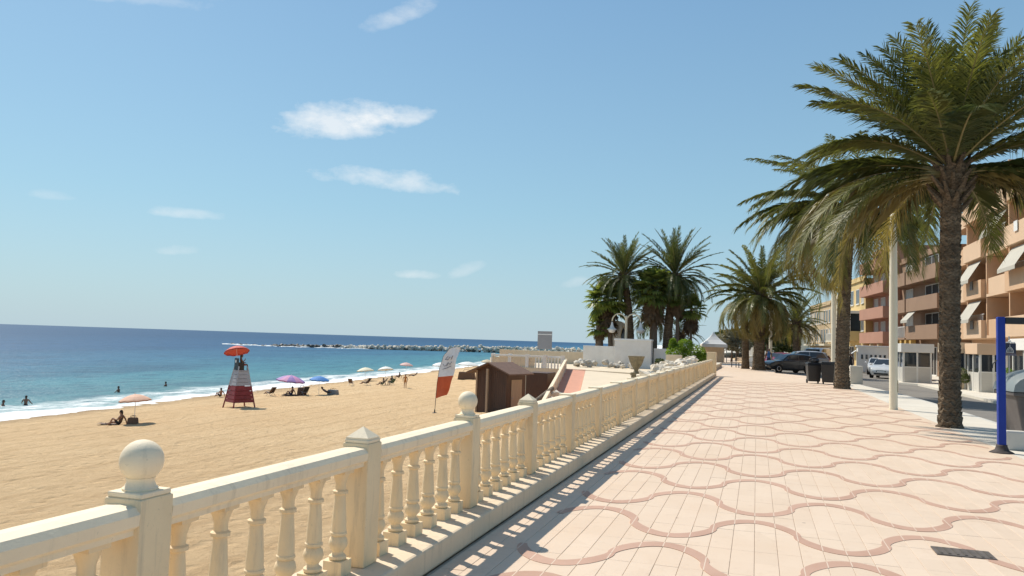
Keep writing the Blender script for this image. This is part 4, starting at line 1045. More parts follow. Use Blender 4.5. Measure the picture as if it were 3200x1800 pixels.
def beach_chair(label, loc, rz, cloth, group=None):
    T = thing('beach_chair', label, 'beach chair', loc, rz, group)
    for s in (-.27, .27):
        m = MB(); m.tube([(.38, s, 0), (-.05, s, .34), (-.52, s, .92)], .016, 6); m.build('leg', M['steel'], T)
        m = MB(); m.tube([(-.42, s, 0), (.06, s, .36), (.34, s, .40)], .016, 6); m.build('leg', M['steel'], T)
        m = MB(); m.tube([(-.26, s, .58), (.18, s, .56)], .02, 6); m.build('armrest', M['black'], T)
    m = MB(); m.box((.08, 0, .33), (.5, .52, .02), ry=R(-6)); m.build('seat', CL[cloth], T)
    m = MB(); m.box((-.36, 0, .64), (.03, .52, .64), ry=R(-36)); m.build('backrest', CL[cloth], T)
    return T
def bag(label, loc, rz, d, col, name='beach_bag'):
    T = thing(name, label, 'bag', loc, rz)
    m = MB(); m.box((0, 0, d[2] / 2), d, top=(.85, .9)); m.build('bag_body', CL[col], T, bevel=.05)
    for s in (-1, 1): m = MB(); m.tube([(-d[0] * .25, s * d[1] * .3, d[2] * .9), (-d[0] * .15, s * d[1] * .3, d[2] * 1.3), (d[0] * .15, s * d[1] * .3, d[2] * 1.3), (d[0] * .25, s * d[1] * .3, d[2] * .9)], .015, 5); m.build('handle', CL['brown'], T)
    return T
def S(x, y, dz=0): return (x, y, sand_z(x, y) + dz)
def towel(label, loc, rz, col, sz=(1.8, .9)):
    m = MB(); n = 8
    for i in range(n + 1):
        for j in range(4): m.v.append(((i / n - .5) * sz[0], (j / 3 - .5) * sz[1], .02 * math.sin(i * 1.7 + j)))
    for i in range(n):
        for j in range(3): q = i * 4 + j; m.f.append((q, q + 1, q + 5, q + 4))
    m.m = [0] * len(m.f); o = m.build('beach_towel', CL[col], None, (loc[0], loc[1], loc[2] + .05), rz, smooth='all'); tag(o, label, 'towel')

# near peach umbrella with sitter
umbrella('peach umbrella standing alone near the surf, over a seated sunbather', S(-37.3, 40.7), 1.85, .95, (.72, .42, .28), R(5), R(200), deep=.36)
person('sit', 'dark person sitting on the sand under the peach umbrella', S(-37.75, 40.0), R(200), 0, 'black', 'brown', sc_=1.05)
bag('grey brown beach bag beside the sitter under the peach umbrella', S(-36.95, 40.2), R(20), (.62, .4, .40), 'brown')
towel('dark towel spread beside the peach umbrella', S(-38.6, 40.0), R(200), 'brown', (1.2, .7))
# lifeguard tower
LX, LY = -40.0, 54.9; LZ = sand_z(LX, LY)
lt = thing('lifeguard_tower', 'red and grey slatted lifeguard tower on the sand', 'lifeguard tower', (LX, LY, LZ), R(62)); lt.scale = (.84, .84, 1)
RED = mat('red_paint', (.26, .028, .03), .55, .2, 3, .1, 30, .003, stain=(.14, .02, .02), stain_amt=.5); GRY = mat('grey_white_paint', (.42, .41, .43), .6, .08, 3)
def hw(z): return 1.10 - (1.10 - .42) * z / 3.35
for sx in (-1, 1):
    for sy in (-1, 1):
        m = MB(); p0 = Vector((sx * hw(0), sy * hw(0), -.1)); p1 = Vector((sx * hw(1.75), sy * hw(1.75), 1.75)); p2 = Vector((sx * hw(3.3), sy * hw(3.3), 3.3))
        m.tube([p0, p1], .075, 4); m.build('leg', RED, lt)
        m = MB(); m.tube([p1, p2], .07, 4); m.build('leg', GRY, lt)
for i, (z0, z1) in enumerate(((.42, .66), (.70, .98), (1.02, 1.32), (1.36, 1.72), (1.76, 2.02), (2.05, 2.30), (2.33, 2.62), (2.65, 2.9))):
    for a in range(4):
        m = MB(); h0, h1 = hw(z0) + .01, hw(z1) + .01; th = .03
        v = [(-h0, -h0, z0), (h0, -h0, z0), (h1, -h1, z1), (-h1, -h1, z1), (-h0, -h0 + th, z0), (h0, -h0 + th, z0), (h1, -h1 + th, z1), (-h1, -h1 + th, z1)]
        if i == 3 and a == 1: continue
        Mr = Matrix.Rotation(a * math.pi / 2, 3, 'Z'); m.add([Mr @ Vector(p) for p in v], [(0, 1, 2, 3), (4, 7, 6, 5), (0, 4, 5, 1), (3, 2, 6, 7), (0, 3, 7, 4), (1, 5, 6, 2)])
        m.build('slat', RED if i < 4 else GRY, lt)
m = MB(); m.b2((-.55, -.55, 2.92), (.55, .55, 2.98)); m.build('platform', GRY, lt)
m = MB(); m.b2((-.45, -.40, 3.34), (.10, .40, 3.40)); m.build('seat', M['black'], lt)
m = MB(); m.b2((-.50, -.42, 3.0), (-.45, .42, 3.95)); m.build('backrest', M['black'], lt)
for s in (-.42, .38): m = MB(); m.b2((-.45, s, 3.0), (.1, s + .04, 3.6)); m.build('side_panel', M['black'], lt)
m = MB(); m.lathe([(.13, 0), (.13, .012)], 14); e = m.build('emblem', M['whitepaint'], lt, (-.515, .1, 3.7)); e.rotation_euler = (0, R(-90), 0)
person('chair', 'lifeguard sitting on top of the red tower', (LX + .02, LY + .02, LZ + 2.93), R(40), 1, 'red', 'brown', hat='brown')
umbrella('tilted red umbrella over the lifeguard tower', (LX - .38, LY - .1, LZ + 2.95), 2.0, 1.0, (.62, .11, .08), R(20), R(150), deep=.40)
# group under the pink and blue umbrellas
umbrella('pink and violet umbrella over the group past the lifeguard tower', S(-45.2, 70.2), 2.0, 1.45, (.62, .28, .45), R(6), R(20), col2=(.34, .20, .45))
umbrella('bright blue umbrella next to the pink one', S(-42.3, 70.9), 1.85, 1.0, (.05, .22, .55), R(4), R(0))
person('recline', 'sunbather leaning back in a low chair under the pink umbrella, left', S(-46.4, 68.6), R(160), 1, 'black', 'black')
beach_chair('low dark chair under the left pink umbrella sunbather', S(-46.3, 68.55), R(160), 'brown')
person('sit', 'person sitting on a towel below the pink umbrella', S(-44.4, 69.3), R(190), 0, 'navy', 'brown')
towel('brown towel under the pink umbrella group', S(-44.0, 69.2), R(10), 'brown', (2.4, 1.4))
bag('dark beach bag between the pink and blue umbrellas', S(-43.5, 69.7), R(40), (.9, .6, .75), 'brown')
beach_chair('dark folding chair below the blue umbrella', S(-43.0, 69.4), R(150), 'black')
person('recline', 'sunbather lying low beneath the blue umbrella', S(-41.4, 71.0), R(20), 1, 'black', 'navy')
bag('dark bundle of bags right of the blue umbrella', S(-40.9, 71.3), R(0), (1.1, .6, .5), 'grey')
# seated at the waterline
person('sit', 'person sitting at the waterline left of the lifeguard tower', S(-50.6, 66.4), R(170), 0, 'black', None)
# group with chairs further on
beach_chair('upright dark beach chair at the near edge of the far group', S(-48.9, 89.6), R(100), 'brown')
person('recline', 'person reclining on a lounger in the far group', S(-47.2, 90.4), R(170), 1, 'brown', 'brown')
beach_chair('dark lounger under the reclining person in the far group', S(-47.1, 90.4), R(170), 'black')
for (x, y, rz, pz, lab) in ((-44.6, 89.9, 200, 'sit', 'person in dark green sitting low in the middle of the far group'), (-43.6, 90.2, 160, 'chair', 'person in dark green seated on a chair, right of the far group')):
    person(pz, lab, S(x, y), R(rz), 1, 'green', 'green')
beach_chair('green beach chair at the right of the far group', S(-43.6, 90.2), R(160), 'green')
beach_chair('grey beach chair in the middle of the far group', S(-44.9, 90.6), R(190), 'grey')
person('stand', 'person in orange standing on the open sand near the feather flag', S(-38.1, 82.4), R(300), 0, 'orange', 'orange', sc_=.92)
person('sit', 'person sitting alone farther along the beach', S(-53.0, 112.3), R(180), 1, 'black', 'black')
person('recline', 'person leaning back in a chair by the shore beyond the standing figure', S(-51.6, 114.6), R(190), 1, 'navy', 'grey')
umbrella('cream umbrella farthest left of the far shore group', S(-54.2, 103.4), 1.95, 1.25, (.72, .66, .48), R(6), R(180))
umbrella('white umbrella next to the far cream one', S(-51.4, 104.3), 2.05, 1.15, (.78, .76, .68), R(8), R(150))
umbrella('pale pink umbrella farthest away along the shore', S(-59.4, 128.6), 2.1, 1.2, (.70, .44, .38), R(4), R(0))
umbrella('white umbrella behind the feather flag', S(-48.3, 117.6), 2.3, 1.4, (.78, .77, .74), R(3), R(0))
umbrella('white umbrella beside the hut roof, lower of two', S(-43.0, 116.0), 2.4, 1.7, (.76, .75, .70), R(4), R(0), deep=.25)
umbrella('straw coloured umbrella beside the hut roof, higher of two', S(-44.0, 128.0), 2.6, 1.15, (.56, .46, .30), R(3), R(0))
bag('stack of folded loungers beside the hut', S(-40.2, 108), R(10), (2.6, 1.0, 1.1), 'brown', 'lounger_stack')
# swimmers
person('wade', 'bather wading waist deep with arms out, left', (-57.8, 50.9, -5.10), R(120), 1, 'black')
person('wade', 'bather standing beside the wading one, farthest left edge', (-58.6, 49.5, -5.42), R(60), 1, 'black')
person('wade', 'swimmer whose head and shoulders show beyond the peach umbrella', (-62.8, 66.1, -5.25), R(200), 1, 'black')
person('wade', 'farthest swimmer in the water, left of the lifeguard tower', (-65.9, 76.5, -5.35), R(200), 1, 'black')
# ------------------------------------------------------------ street furniture
def lamp_post(label, loc, h, r0, arm=1):
    T = thing('lamp_post', label, 'lamp post', loc)
    m = MB(); m.lathe([(r0, 0), (r0, h * .55), (r0 * .8, h)], 16); m.build('pole', M['pole'], T, smooth=40)
    m = MB(); m.lathe([(r0 * 1.06, .0), (r0 * 1.06, .05)], 16); m.build('base_ring', M['pole'], T, smooth=40)
    m = MB(); m.b2((r0 + .001, -.06, .5), (r0 + .008, .06, .85)); m.build('inspection_hatch', M['pole'], T)
    m = MB(); m.lathe([(r0 * .82, h), (r0 * .82, h + .04), (r0 * .5, h + .10), (.02, h + .12)], 16); m.build('cap', M['pole'], T, smooth=40)
lamp_post('nearest cream lamp post, rising into the big palm crown', (3.82, 25.4, 0), 5.65, .115)
lamp_post('second cream lamp post, standing behind the black bins', (4.13, 47.8, -.05), 7.6, .135)
lamp_post('farthest cream lamp post, behind the bonnet of the dark estate car', (1.1, 70.0, -.05), 6.3, .13)
# blue tubular frame round the container bay
BLUE = mat('blue_enamel', (.014, .040, .27), .5, .10, 3, spec=.25)
BLK = mat('black_enamel', (.015, .015, .017), .4, .1, 3)
bf = thing('blue_frame', 'blue painted square steel frame beside the grey container', 'frame', (4.03, 15.55, 0))
m = MB(); m.b2((-.06, -.06, .10), (.06, .06, 2.33)); m.build('post', BLUE, bf, bevel=.015)
m = MB(); m.lathe([(.20, 0), (.17, .02), (.11, .05), (.09, .11), (.086, .14)], 10); m.build('post_foot', mat('bitumen_foot', (.06, .045, .04), .8, .3, 10, .5, 40, .01), bf, smooth='all')
m = MB(); m.b2((.063, -.055, 2.21), (2.6, .055, 2.327)); m.build('top_bar', BLK, bf, bevel=.012)
m = MB(); m.b2((2.48, -.06, .0), (2.6, .06, 2.205)); m.build('post', BLUE, bf, bevel=.015)
m = MB(); m.tube([(-.06, 0, 1.58), (-.12, 0, 1.52), (-.13, 0, 1.44)], .010, 5); m.build('hook', BLK, bf)
# grey street container with rounded lid
t = NT('dark_grey_container'); p = t.pos()
c = t.ramp(t.noise(p, 2.0, 6, .7), [(.3, (.075, .068, .066)), (.7, (.125, .112, .105))])
c = t.mix(t.ramp(t.noise(p, 7, 7, .8, (1, 1, .5)), [(.60, (0, 0, 0)), (.68, (.55,) * 3)]), c, (.30, .27, .25))
t.link(c, t.b.inputs['Base Color']); t.b.inputs['Roughness'].default_value = .6; M['bin_body'] = t.m
M['bin_lid'] = mat('grey_green_lid', (.22, .25, .25), .42, .08, 2, stain=(.34, .34, .32), stain_amt=.4, sscale=3)
ct = thing('street_container', 'large grey street waste container with domed lid behind the blue post', 'container', (5.38, 16.7, 0)); ct.scale = (1, 1, .86)
m = MB()
lo = [(-.82, -.50), (.82, -.50), (.82, .50), (-.82, .50)]; hi = [(-.98, -.58), (.98, -.58), (.98, .58), (-.98, .58)]
m.add([(x, y, .12) for x, y in lo] + [(x, y, 1.14) for x, y in hi], [(0, 3, 2, 1), (4, 5, 6, 7), (0, 1, 5, 4), (1, 2, 6, 5), (2, 3, 7, 6), (3, 0, 4, 7)]); m.build('bin_body', M['bin_body'], ct, bevel=.05, seg=3)
m = MB(); m.b2((-1.02, -.62, 1.10), (1.02, .62, 1.19)); m.build('rim', M['bin_body'], ct, bevel=.02)
m = MB(); ns = 14; sec = []
for i in range(ns + 1):
    a = math.pi * i / ns; sec.append((-1.04 * math.cos(a) * (1 if abs(math.cos(a)) < .98 else 1), 1.195 + .52 * math.sin(a) ** .8))
for y, sc3, dz in ((-.64, .90, -.0), (-.56, .985, 0), (-.3, 1, .0), (.3, 1, 0), (.56, .985, 0), (.64, .90, 0)):
    m.v += [(x * (1 if abs(y) < .6 else .985), y, 1.195 + (z - 1.195) * sc3) for x, z in sec]
k = ns + 1
for j in range(5):
    for i in range(ns): m.f.append((j * k + i, j * k + i + 1, (j + 1) * k + i + 1, (j + 1) * k + i))
m.f += [tuple(range(k)), tuple(range(6 * k - 1, 5 * k - 1, -1))]; m.m = [0] * len(m.f); m.build('lid', M['bin_lid'], ct, fix=True, smooth=50)
for x in (-.6, .6): m = MB(); m.lathe([(.09, -.03), (.09, .03)], 12); o = m.build('wheel', M['rubber'], ct, (x, -.42, .09)); o.rotation_euler = (R(90), 0, 0)
m = MB(); m.tube([(-.62, -.63, 1.14), (-.62, -.70, 1.05), (-.60, -.70, .80)], .03, 6); m.build('lifting_hook', M['black'], ct)
m = MB(); m.b2((-.50, -.597, .78), (-.38, -.588, .92)); o = m.build('sticker', M['whitepaint'], ct); o.rotation_euler = (0, 0, 0)
m = MB(); m.tube([(-.66, -.56, .28), (-.60, -.60, .10)], .022, 5); m.build('pedal', M['black'], ct)
wall_thing('concrete_stop', 'low broken concrete stop at the foot of the grey container', (4.22, 16.05, 0), (4.9, 16.25, .34), M['curb'], cat='kerb block')
# pair of black bins by the second palm
def black_bin(label, loc, rz, w, h):
    T = thing('black_bin', label, 'bin', loc, rz)
    m = MB(); d = .62; m.add([(-w * .42, -d * .40, .10), (w * .42, -d * .40, .10), (w * .42, d * .40, .10), (-w * .42, d * .40, .10), (-w / 2, -d / 2, h), (w / 2, -d / 2, h), (w / 2, d / 2, h), (-w / 2, d / 2, h)], [(0, 3, 2, 1), (4, 5, 6, 7), (0, 1, 5, 4), (1, 2, 6, 5), (2, 3, 7, 6), (3, 0, 4, 7)]); m.build('bin_body', M['black'], T, bevel=.03)
    m = MB(); m.box((0, .02, h + .06), (w * 1.05, d * 1.08, .10), top=(.92, .85)); m.build('lid', M['black'], T, bevel=.025)
    m = MB(); m.tube([(-w * .4, d * .58, h - .02), (w * .4, d * .58, h - .02)], .02, 6); m.build('handle', M['black'], T)
    for s in (-1, 1):
        m = MB(); m.lathe([(.10, -.03), (.10, .03)], 12); o = m.build('wheel', M['rubber'], T, (s * w * .40, d * .36, .10)); o.rotation_euler = (0, R(90), 0)
black_bin('left black wheeled bin in front of the second palm', (2.72, 42.3, 0), R(8), .66, .92)
black_bin('right black wheeled bin touching the second palm trunk', (3.36, 41.7, 0), R(-10), .62, 1.0)
T = thing('refuse_bag', 'open black refuse sack heaped on the left wheeled bin', 'bag', (2.75, 42.3, 1.02))
m = MB(); m.ell((0, 0, .12), (.24, .2, .16), 10, 6, jit=.18, sd=3); m.build('sack', M['black'], T)
wall_thing('white_block', 'pale concrete block barrier right of the second palm', (4.55, 43.6, 0), (5.15, 44.2, .92), M['concrete'], cat='block')
T = thing('information_column', 'slim blue information column behind the second palm', 'column', (4.42, 45.2, 0))
m = MB(); m.b2((-.22, -.12, 0), (.22, .12, 2.5)); m.build('shaft', mat('slate_blue', (.07, .12, .20), .5, .1, 2), T, bevel=.02)
m = MB(); m.b2((-.24, -.14, 2.5), (.24, .14, 2.62)); m.build('cap', M['steel'], T, bevel=.02)
# bench at the end of the walk
bn = thing('park_bench', 'small wooden slatted bench beside the palms at the far walk', 'bench', (-1.55, 68.6, 0), R(-60))
for k in range(3): m = MB(); m.b2((-.75, -.2 + .15 * k, .42), (.75, -.08 + .15 * k, .46)); m.build('seat_slat', M['tanwood'], bn)
for k in range(2): m = MB(); m.b2((-.75, .25, .58 + .16 * k), (.75, .28, .70 + .16 * k)); m.build('back_slat', M['tanwood'], bn)
for s in (-.6, .6):
    m = MB(); m.b2((s - .03, -.2, 0), (s + .03, -.15, .42)); m.build('leg', M['black'], bn)
    m = MB(); m.b2((s - .03, .2, 0), (s + .03, .25, .86)); m.build('leg', M['black'], bn)
person('stand', 'pedestrian in dark clothes walking behind the broad palm', (.95, 68.8, -.08), R(-80), 1, 'navy', 'blue')
person('stand', 'pedestrian in dark clothes between the parked vans', (7.6, 72.5, -.26), R(-80), 1, 'black', 'black')

# ------------------------------------------------------------ cars
def car_paint(name, col):
    t = NT(name); t.b.inputs['Base Color'].default_value = (*col, 1); t.b.inputs['Roughness'].default_value = .28
    t.b.inputs['Coat Weight'].default_value = .6; t.b.inputs['Coat Roughness'].default_value = .05; t.b.inputs['Metallic'].default_value = .15
    n = t.noise(t.pos(), 3, 4); c = t.ramp(n, [(.3, tuple(x * .9 for x in col)), (.7, tuple(min(1, x * 1.08) for x in col))]); t.link(c, t.b.inputs['Base Color']); return t.m
M['headlamp'] = mat('headlamp_glass', (.75, .75, .72), .08, .03, 5, spec=.9)
M['taillamp'] = mat('tail_lamp', (.35, .015, .015), .15, .05, 5, spec=.8)
M['rim'] = mat('alloy_rim', (.55, .55, .56), .3, .05, 5, metal=.9)
M['plate'] = mat('number_plate', (.75, .75, .72), .5, .02, 5)
CARS = {  # length, width, stations (x, half width, sill, belt, roof or None, half width at roof)
 'estate': (4.55, 1.76, [(0, .62, .40, .62, None), (.12, .78, .26, .72, None), (.55, .85, .22, .86, None), (1.15, .88, .20, .95, None), (1.30, .88, .20, .97, 1.00), (2.0, .88, .20, .98, 1.42), (2.5, .88, .20, .98, 1.49), (3.4, .88, .20, 1.0, 1.49), (4.1, .87, .22, 1.02, 1.42), (4.42, .83, .30, 1.0, 1.05), (4.55, .74, .42, .92, None)]),
 'hatch': (3.9, 1.68, [(0, .60, .40, .60, None), (.10, .74, .26, .70, None), (.45, .82, .22, .84, None), (.95, .84, .20, .94, None), (1.08, .84, .20, .96, 1.0), (1.75, .84, .20, .97, 1.42), (2.3, .84, .20, .98, 1.48), (3.1, .84, .20, 1.0, 1.45), (3.6, .82, .24, 1.0, 1.25), (3.82, .78, .34, .98, 1.0), (3.9, .70, .42, .85, None)]),
 'van': (4.9, 1.9, [(0, .72, .40, .80, None), (.10, .86, .28, .95, None), (.50, .93, .24, 1.08, None), (.80, .95, .22, 1.16, 1.22), (1.45, .95, .22, 1.20, 1.98), (2.0, .95, .22, 1.22, 2.12), (3.4, .95, .22, 1.22, 2.14), (4.6, .95, .22, 1.22, 2.12), (4.86, .93, .26, 1.20, 2.02), (4.9, .88, .32, 1.15, 1.9)]),
 'suv': (4.6, 1.85, [(0, .66, .46, .74, None), (.12, .82, .34, .86, None), (.55, .90, .30, 1.02, None), (1.15, .92, .28, 1.10, None), (1.30, .92, .28, 1.12, 1.16), (1.95, .92, .28, 1.14, 1.66), (2.5, .92, .28, 1.15, 1.74), (3.6, .92, .28, 1.16, 1.74), (4.3, .90, .32, 1.16, 1.64), (4.52, .86, .40, 1.12, 1.2), (4.6, .78, .48, 1.02, None)]),
}
def car(kind, label, loc, rz, col, group=None):
    Lc, Wc, ST = CARS[kind]; T = thing('parked_car' if kind != 'van' else 'parked_van', label, 'car' if kind != 'van' else 'van', loc, rz, group)
    pm = car_paint('car_paint', col); ox = -Lc / 2
    rings = []
    for x, w, zs_, zb, zr in ST:
        rf = zr if zr else zb + .03; wr = w * (.80 if zr and zr > zb + .2 else .93)
        if kind == 'van' and zr: wr = w * .92
        half = [(0, zs_), (w * .86, zs_), (w * .97, zs_ + .12), (w, (zs_ + zb) / 2), (w * .985, zb - .04), (w * .95, zb), (wr, rf - .06 if zr else rf - .01), (wr * .86, rf), (0, rf + .025)]
        rings.append([(x + ox, y, z) for y, z in half] + [(x + ox, -y, z) for y, z in half[-2:0:-1]])
    m = MB(); n = len(rings[0])
    for q in rings: m.v += q
    for j in range(len(rings) - 1):
        for i in range(n): k = (i + 1) % n; m.f.append((j * n + i, j * n + k, (j + 1) * n + k, (j + 1) * n + i))
    m.f += [tuple(range(n - 1, -1, -1)), tuple(len(m.v) - n + i for i in range(n))]; m.m = [0] * len(m.f)
    bd = m.build('body', pm, T, fix=True, smooth=32)
    cab = [s for s in ST if s[4]]; x0, x1 = cab[0], cab[-1]
    # glazing: windscreen, rear window, side windows
    a, b = cab[0], cab[1]
    def gl(name, q, parent=T):
        m = MB(); m.add(q, [tuple(range(len(q)))]); return m.build(name, M['glass'], parent)
    e = .012
    gl('windscreen', [(a[0] + ox + .02, -a[1] * .84, a[4] + .02 + e), (a[0] + ox + .02, a[1] * .84, a[4] + .02 + e), (b[0] + ox - .05, b[1] * .70, b[4] - .02 + e + .02), (b[0] + ox - .05, -b[1] * .70, b[4] - .02 + e + .02)])
    c_, d_ = cab[-2], cab[-1]
    gl('rear_window', [(c_[0] + ox + .06, -c_[1] * .66, c_[4] - .02), (c_[0] + ox + .06, c_[1] * .66, c_[4] - .02), (d_[0] + ox + .02, d_[1] * .80, d_[4] + .03 if kind != 'van' else d_[3] + .1), (d_[0] + ox + .02, -d_[1] * .80, d_[4] + .03 if kind != 'van' else d_[3] + .1)])
    w = ST[5][1]; zb = cab[1][3]; zr = cab[2][4]; wr = w * (.80 if kind != 'van' else .92)
    def sidept(x, f, s):
        # point on the side glass plane: f = 0 belt, 1 roof edge
        return (x + ox, s * ((w * .95) + (wr - w * .95) * f + .012), zb + .02 + (zr - .06 - zb) * f)
    xs0 = cab[0][0] + .42; xs1 = cab[-2][0] + .05; mid = (xs0 + xs1) / 2 - .1
    for s in (-1, 1):
        gl('side_window', [sidept(xs0, .05, s), sidept(mid - .04, .05, s), sidept(mid - .04, .93, s), sidept(cab[1][0] + .16, .93, s)])
        if kind != 'van': gl('side_window', [sidept(mid + .04, .05, s), sidept(xs1, .05, s), sidept(xs1 - .35, .93, s), sidept(mid + .04, .93, s)])
        for xx in (mid, ):
            m = MB(); m.b2((xx + ox - .008, s * (w + .004) - .004, ST[5][2] + .2), (xx + ox + .008, s * (w + .004) + .004, zb - .02)); m.build('door_seam', M['rubber'], T)
        m = MB(); m.b2((mid + ox - .22, s * (w + .015) - .012, zb - .13), (mid + ox - .06, s * (w + .015) + .012, zb - .10)); m.build('handle', pm, T)
        m = MB(); m.ell((xs0 + ox + .05, s * (w + .12), zb + .08), (.07, .11, .08), 8, 6); m.build('wing_mirror', pm, T, smooth='all')
        m = MB(); m.ell((ST[1][0] + ox + .16, s * ST[1][1] * .78, ST[1][3] - .02), (.20, .16, .085), 10, 6); m.build('headlight', M['headlamp'], T, smooth='all')
        m = MB(); m.ell((ST[-1][0] + ox - .06, s * ST[-2][1] * .86, ST[-1][3] + .02), (.08, .11, .13), 8, 6); m.build('tail_light', M['taillamp'], T, smooth='all')
        for xw in (Lc * .18, Lc * .80):
            rw = .31 if kind in ('estate', 'hatch') else .35
            m = MB(); m.lathe([(rw + .07, -.02), (rw + .07, .012)], 20); o = m.build('wheel_arch', M['rubber'], T, (xw + ox, s * (w - .005), rw)); o.rotation_euler = (R(-90) * s, 0, 0)
            m = MB(); m.lathe([(rw * .66, -.18), (rw * .96, -.18), (rw, -.14), (rw, -.01), (rw * .96, .02), (rw * .66, .03)], 22); o = m.build('wheel', M['rubber'], T, (xw + ox, s * (w + .008), rw)); o.rotation_euler = (R(-90) * s, 0, 0)
            mm = MB(); mm.lathe([(rw * .66, .024), (rw * .60, .034), (rw * .2, .02), (rw * .06, .03)], 16); mm.build('rim', M['rim'], o, smooth=30)
    m = MB(); m.b2((ox - .012, -.26, ST[0][2] + .06), (ox + .012, .26, ST[0][2] + .17)); m.build('number_plate', M['plate'], T)
    m = MB(); m.b2((ox - .008, -ST[0][1] * .8, ST[0][2] - .09), (ox + .10, ST[0][1] * .8, ST[0][2] + .02)); m.build('lower_grille', M['rubber'], T)
    m = MB(); m.b2((ox - .006, -ST[0][1] * .55, ST[0][3] - .09), (ox + .05, ST[0][1] * .55, ST[0][3] - .01)); m.build('grille', M['rubber'], T)
    return T
def RZ(x): return road_z(x) + .004
car('estate', 'dark grey estate car parked across the end of the promenade', (2.35, 66.0, RZ(2.35)), R(30), (.045, .047, .05)).scale = (.88, .92, .98)
car('hatch', 'red hatchback half hidden behind the broad palm trunk', (1.9, 75.5, RZ(1.9)), R(55), (.30, .012, .018))
car('suv', 'silver roofed dark people carrier parked behind the dark estate car', (3.6, 73.5, RZ(3.6)), R(10), (.33, .33, .33))
car('van', 'white panel van behind the black bins, left', (5.9, 88, RZ(5.9)), R(70), (.72, .72, .72))
car('hatch', 'small white car in front of the panel van', (5.6, 80, RZ(5.6)), R(75), (.70, .71, .73))
car('hatch', 'white hatchback parked before the white kiosk', (10.2, 76, RZ(10.2)), R(82), (.68, .68, .66))
car('suv', 'white car parked at the far pavement before the glazed porch', (10.5, 62.5, RZ(10.5)), R(68), (.70, .70, .69))
car('hatch', 'pale car behind the nearest lamp post', (9.4, 66, RZ(9.4)), R(72), (.62, .62, .60))

# ------------------------------------------------------------ buildings along the street
M['orange_w'] = mat('orange_render', (.60, .39, .235), .8, .05, .5, .1, 20, .005, stain=(.45, .25, .12), stain_amt=.25, sscale=.4)
M['peach_w'] = mat('peach_render', (.66, .46, .30), .8, .05, .5, .1, 20, .005)
M['brown_w'] = mat('brown_render', (.30, .185, .115), .8, .07, .5, .1, 20, .005)
M['red_w'] = mat('terracotta_render', (.44, .225, .15), .8, .06, .5, .1, 20, .005)
M['yellow_w'] = mat('yellow_render', (.62, .45, .20), .8, .06, .5, .1, 20, .005)
M['ochre_w'] = mat('ochre_columns', (.55, .34, .10), .8, .06, .5)
M['cream_w'] = mat('cream_render', (.64, .57, .43), .8, .06, .5, .1, 20, .005)
M['tan_w'] = mat('tan_render', (.52, .38, .22), .8, .06, .5, .1, 20, .005)
M['awning'] = mat('awning_canvas', (.46, .43, .36), .8, .06, 1.5)
M['shutter'] = mat('pale_shutter', (.55, .52, .46), .6, .06, 2, stretch=(1, 1, 12))
M['frame_w'] = mat('window_frame', (.70, .68, .63), .5, .04, 3)
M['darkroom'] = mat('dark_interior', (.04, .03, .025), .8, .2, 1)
def win(B, x, z, w, h, y=0.0, kind='pane', name='window'):
    """window on the facade plane local y = 0 facing -y: frame ring, pane, sill"""
    o = bpy.data.objects.new(name, None)
    m = MB(); f = .07
    m.b2((x - w / 2, y - .05, z), (x - w / 2 + f, y + .03, z + h)); m.b2((x + w / 2 - f, y - .05, z), (x + w / 2, y + .03, z + h))
    m.b2((x - w / 2 + f, y - .05, z), (x + w / 2 - f, y + .03, z + f)); m.b2((x - w / 2 + f, y - .05, z + h - f), (x + w / 2 - f, y + .03, z + h))
    if w > 1.0: m.b2((x - .03, y - .045, z + f), (x + .03, y + .03, z + h - f))
    o = m.build(name, M['frame_w'], B)
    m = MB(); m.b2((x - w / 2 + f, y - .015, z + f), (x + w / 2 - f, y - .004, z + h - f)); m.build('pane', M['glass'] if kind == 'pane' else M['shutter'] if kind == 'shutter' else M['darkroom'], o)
    m = MB(); m.b2((x - w / 2 - .06, y - .12, z - .07), (x + w / 2 + .06, y + .02, z - .002)); m.build('sill', M['frame_w'], o)
    return o
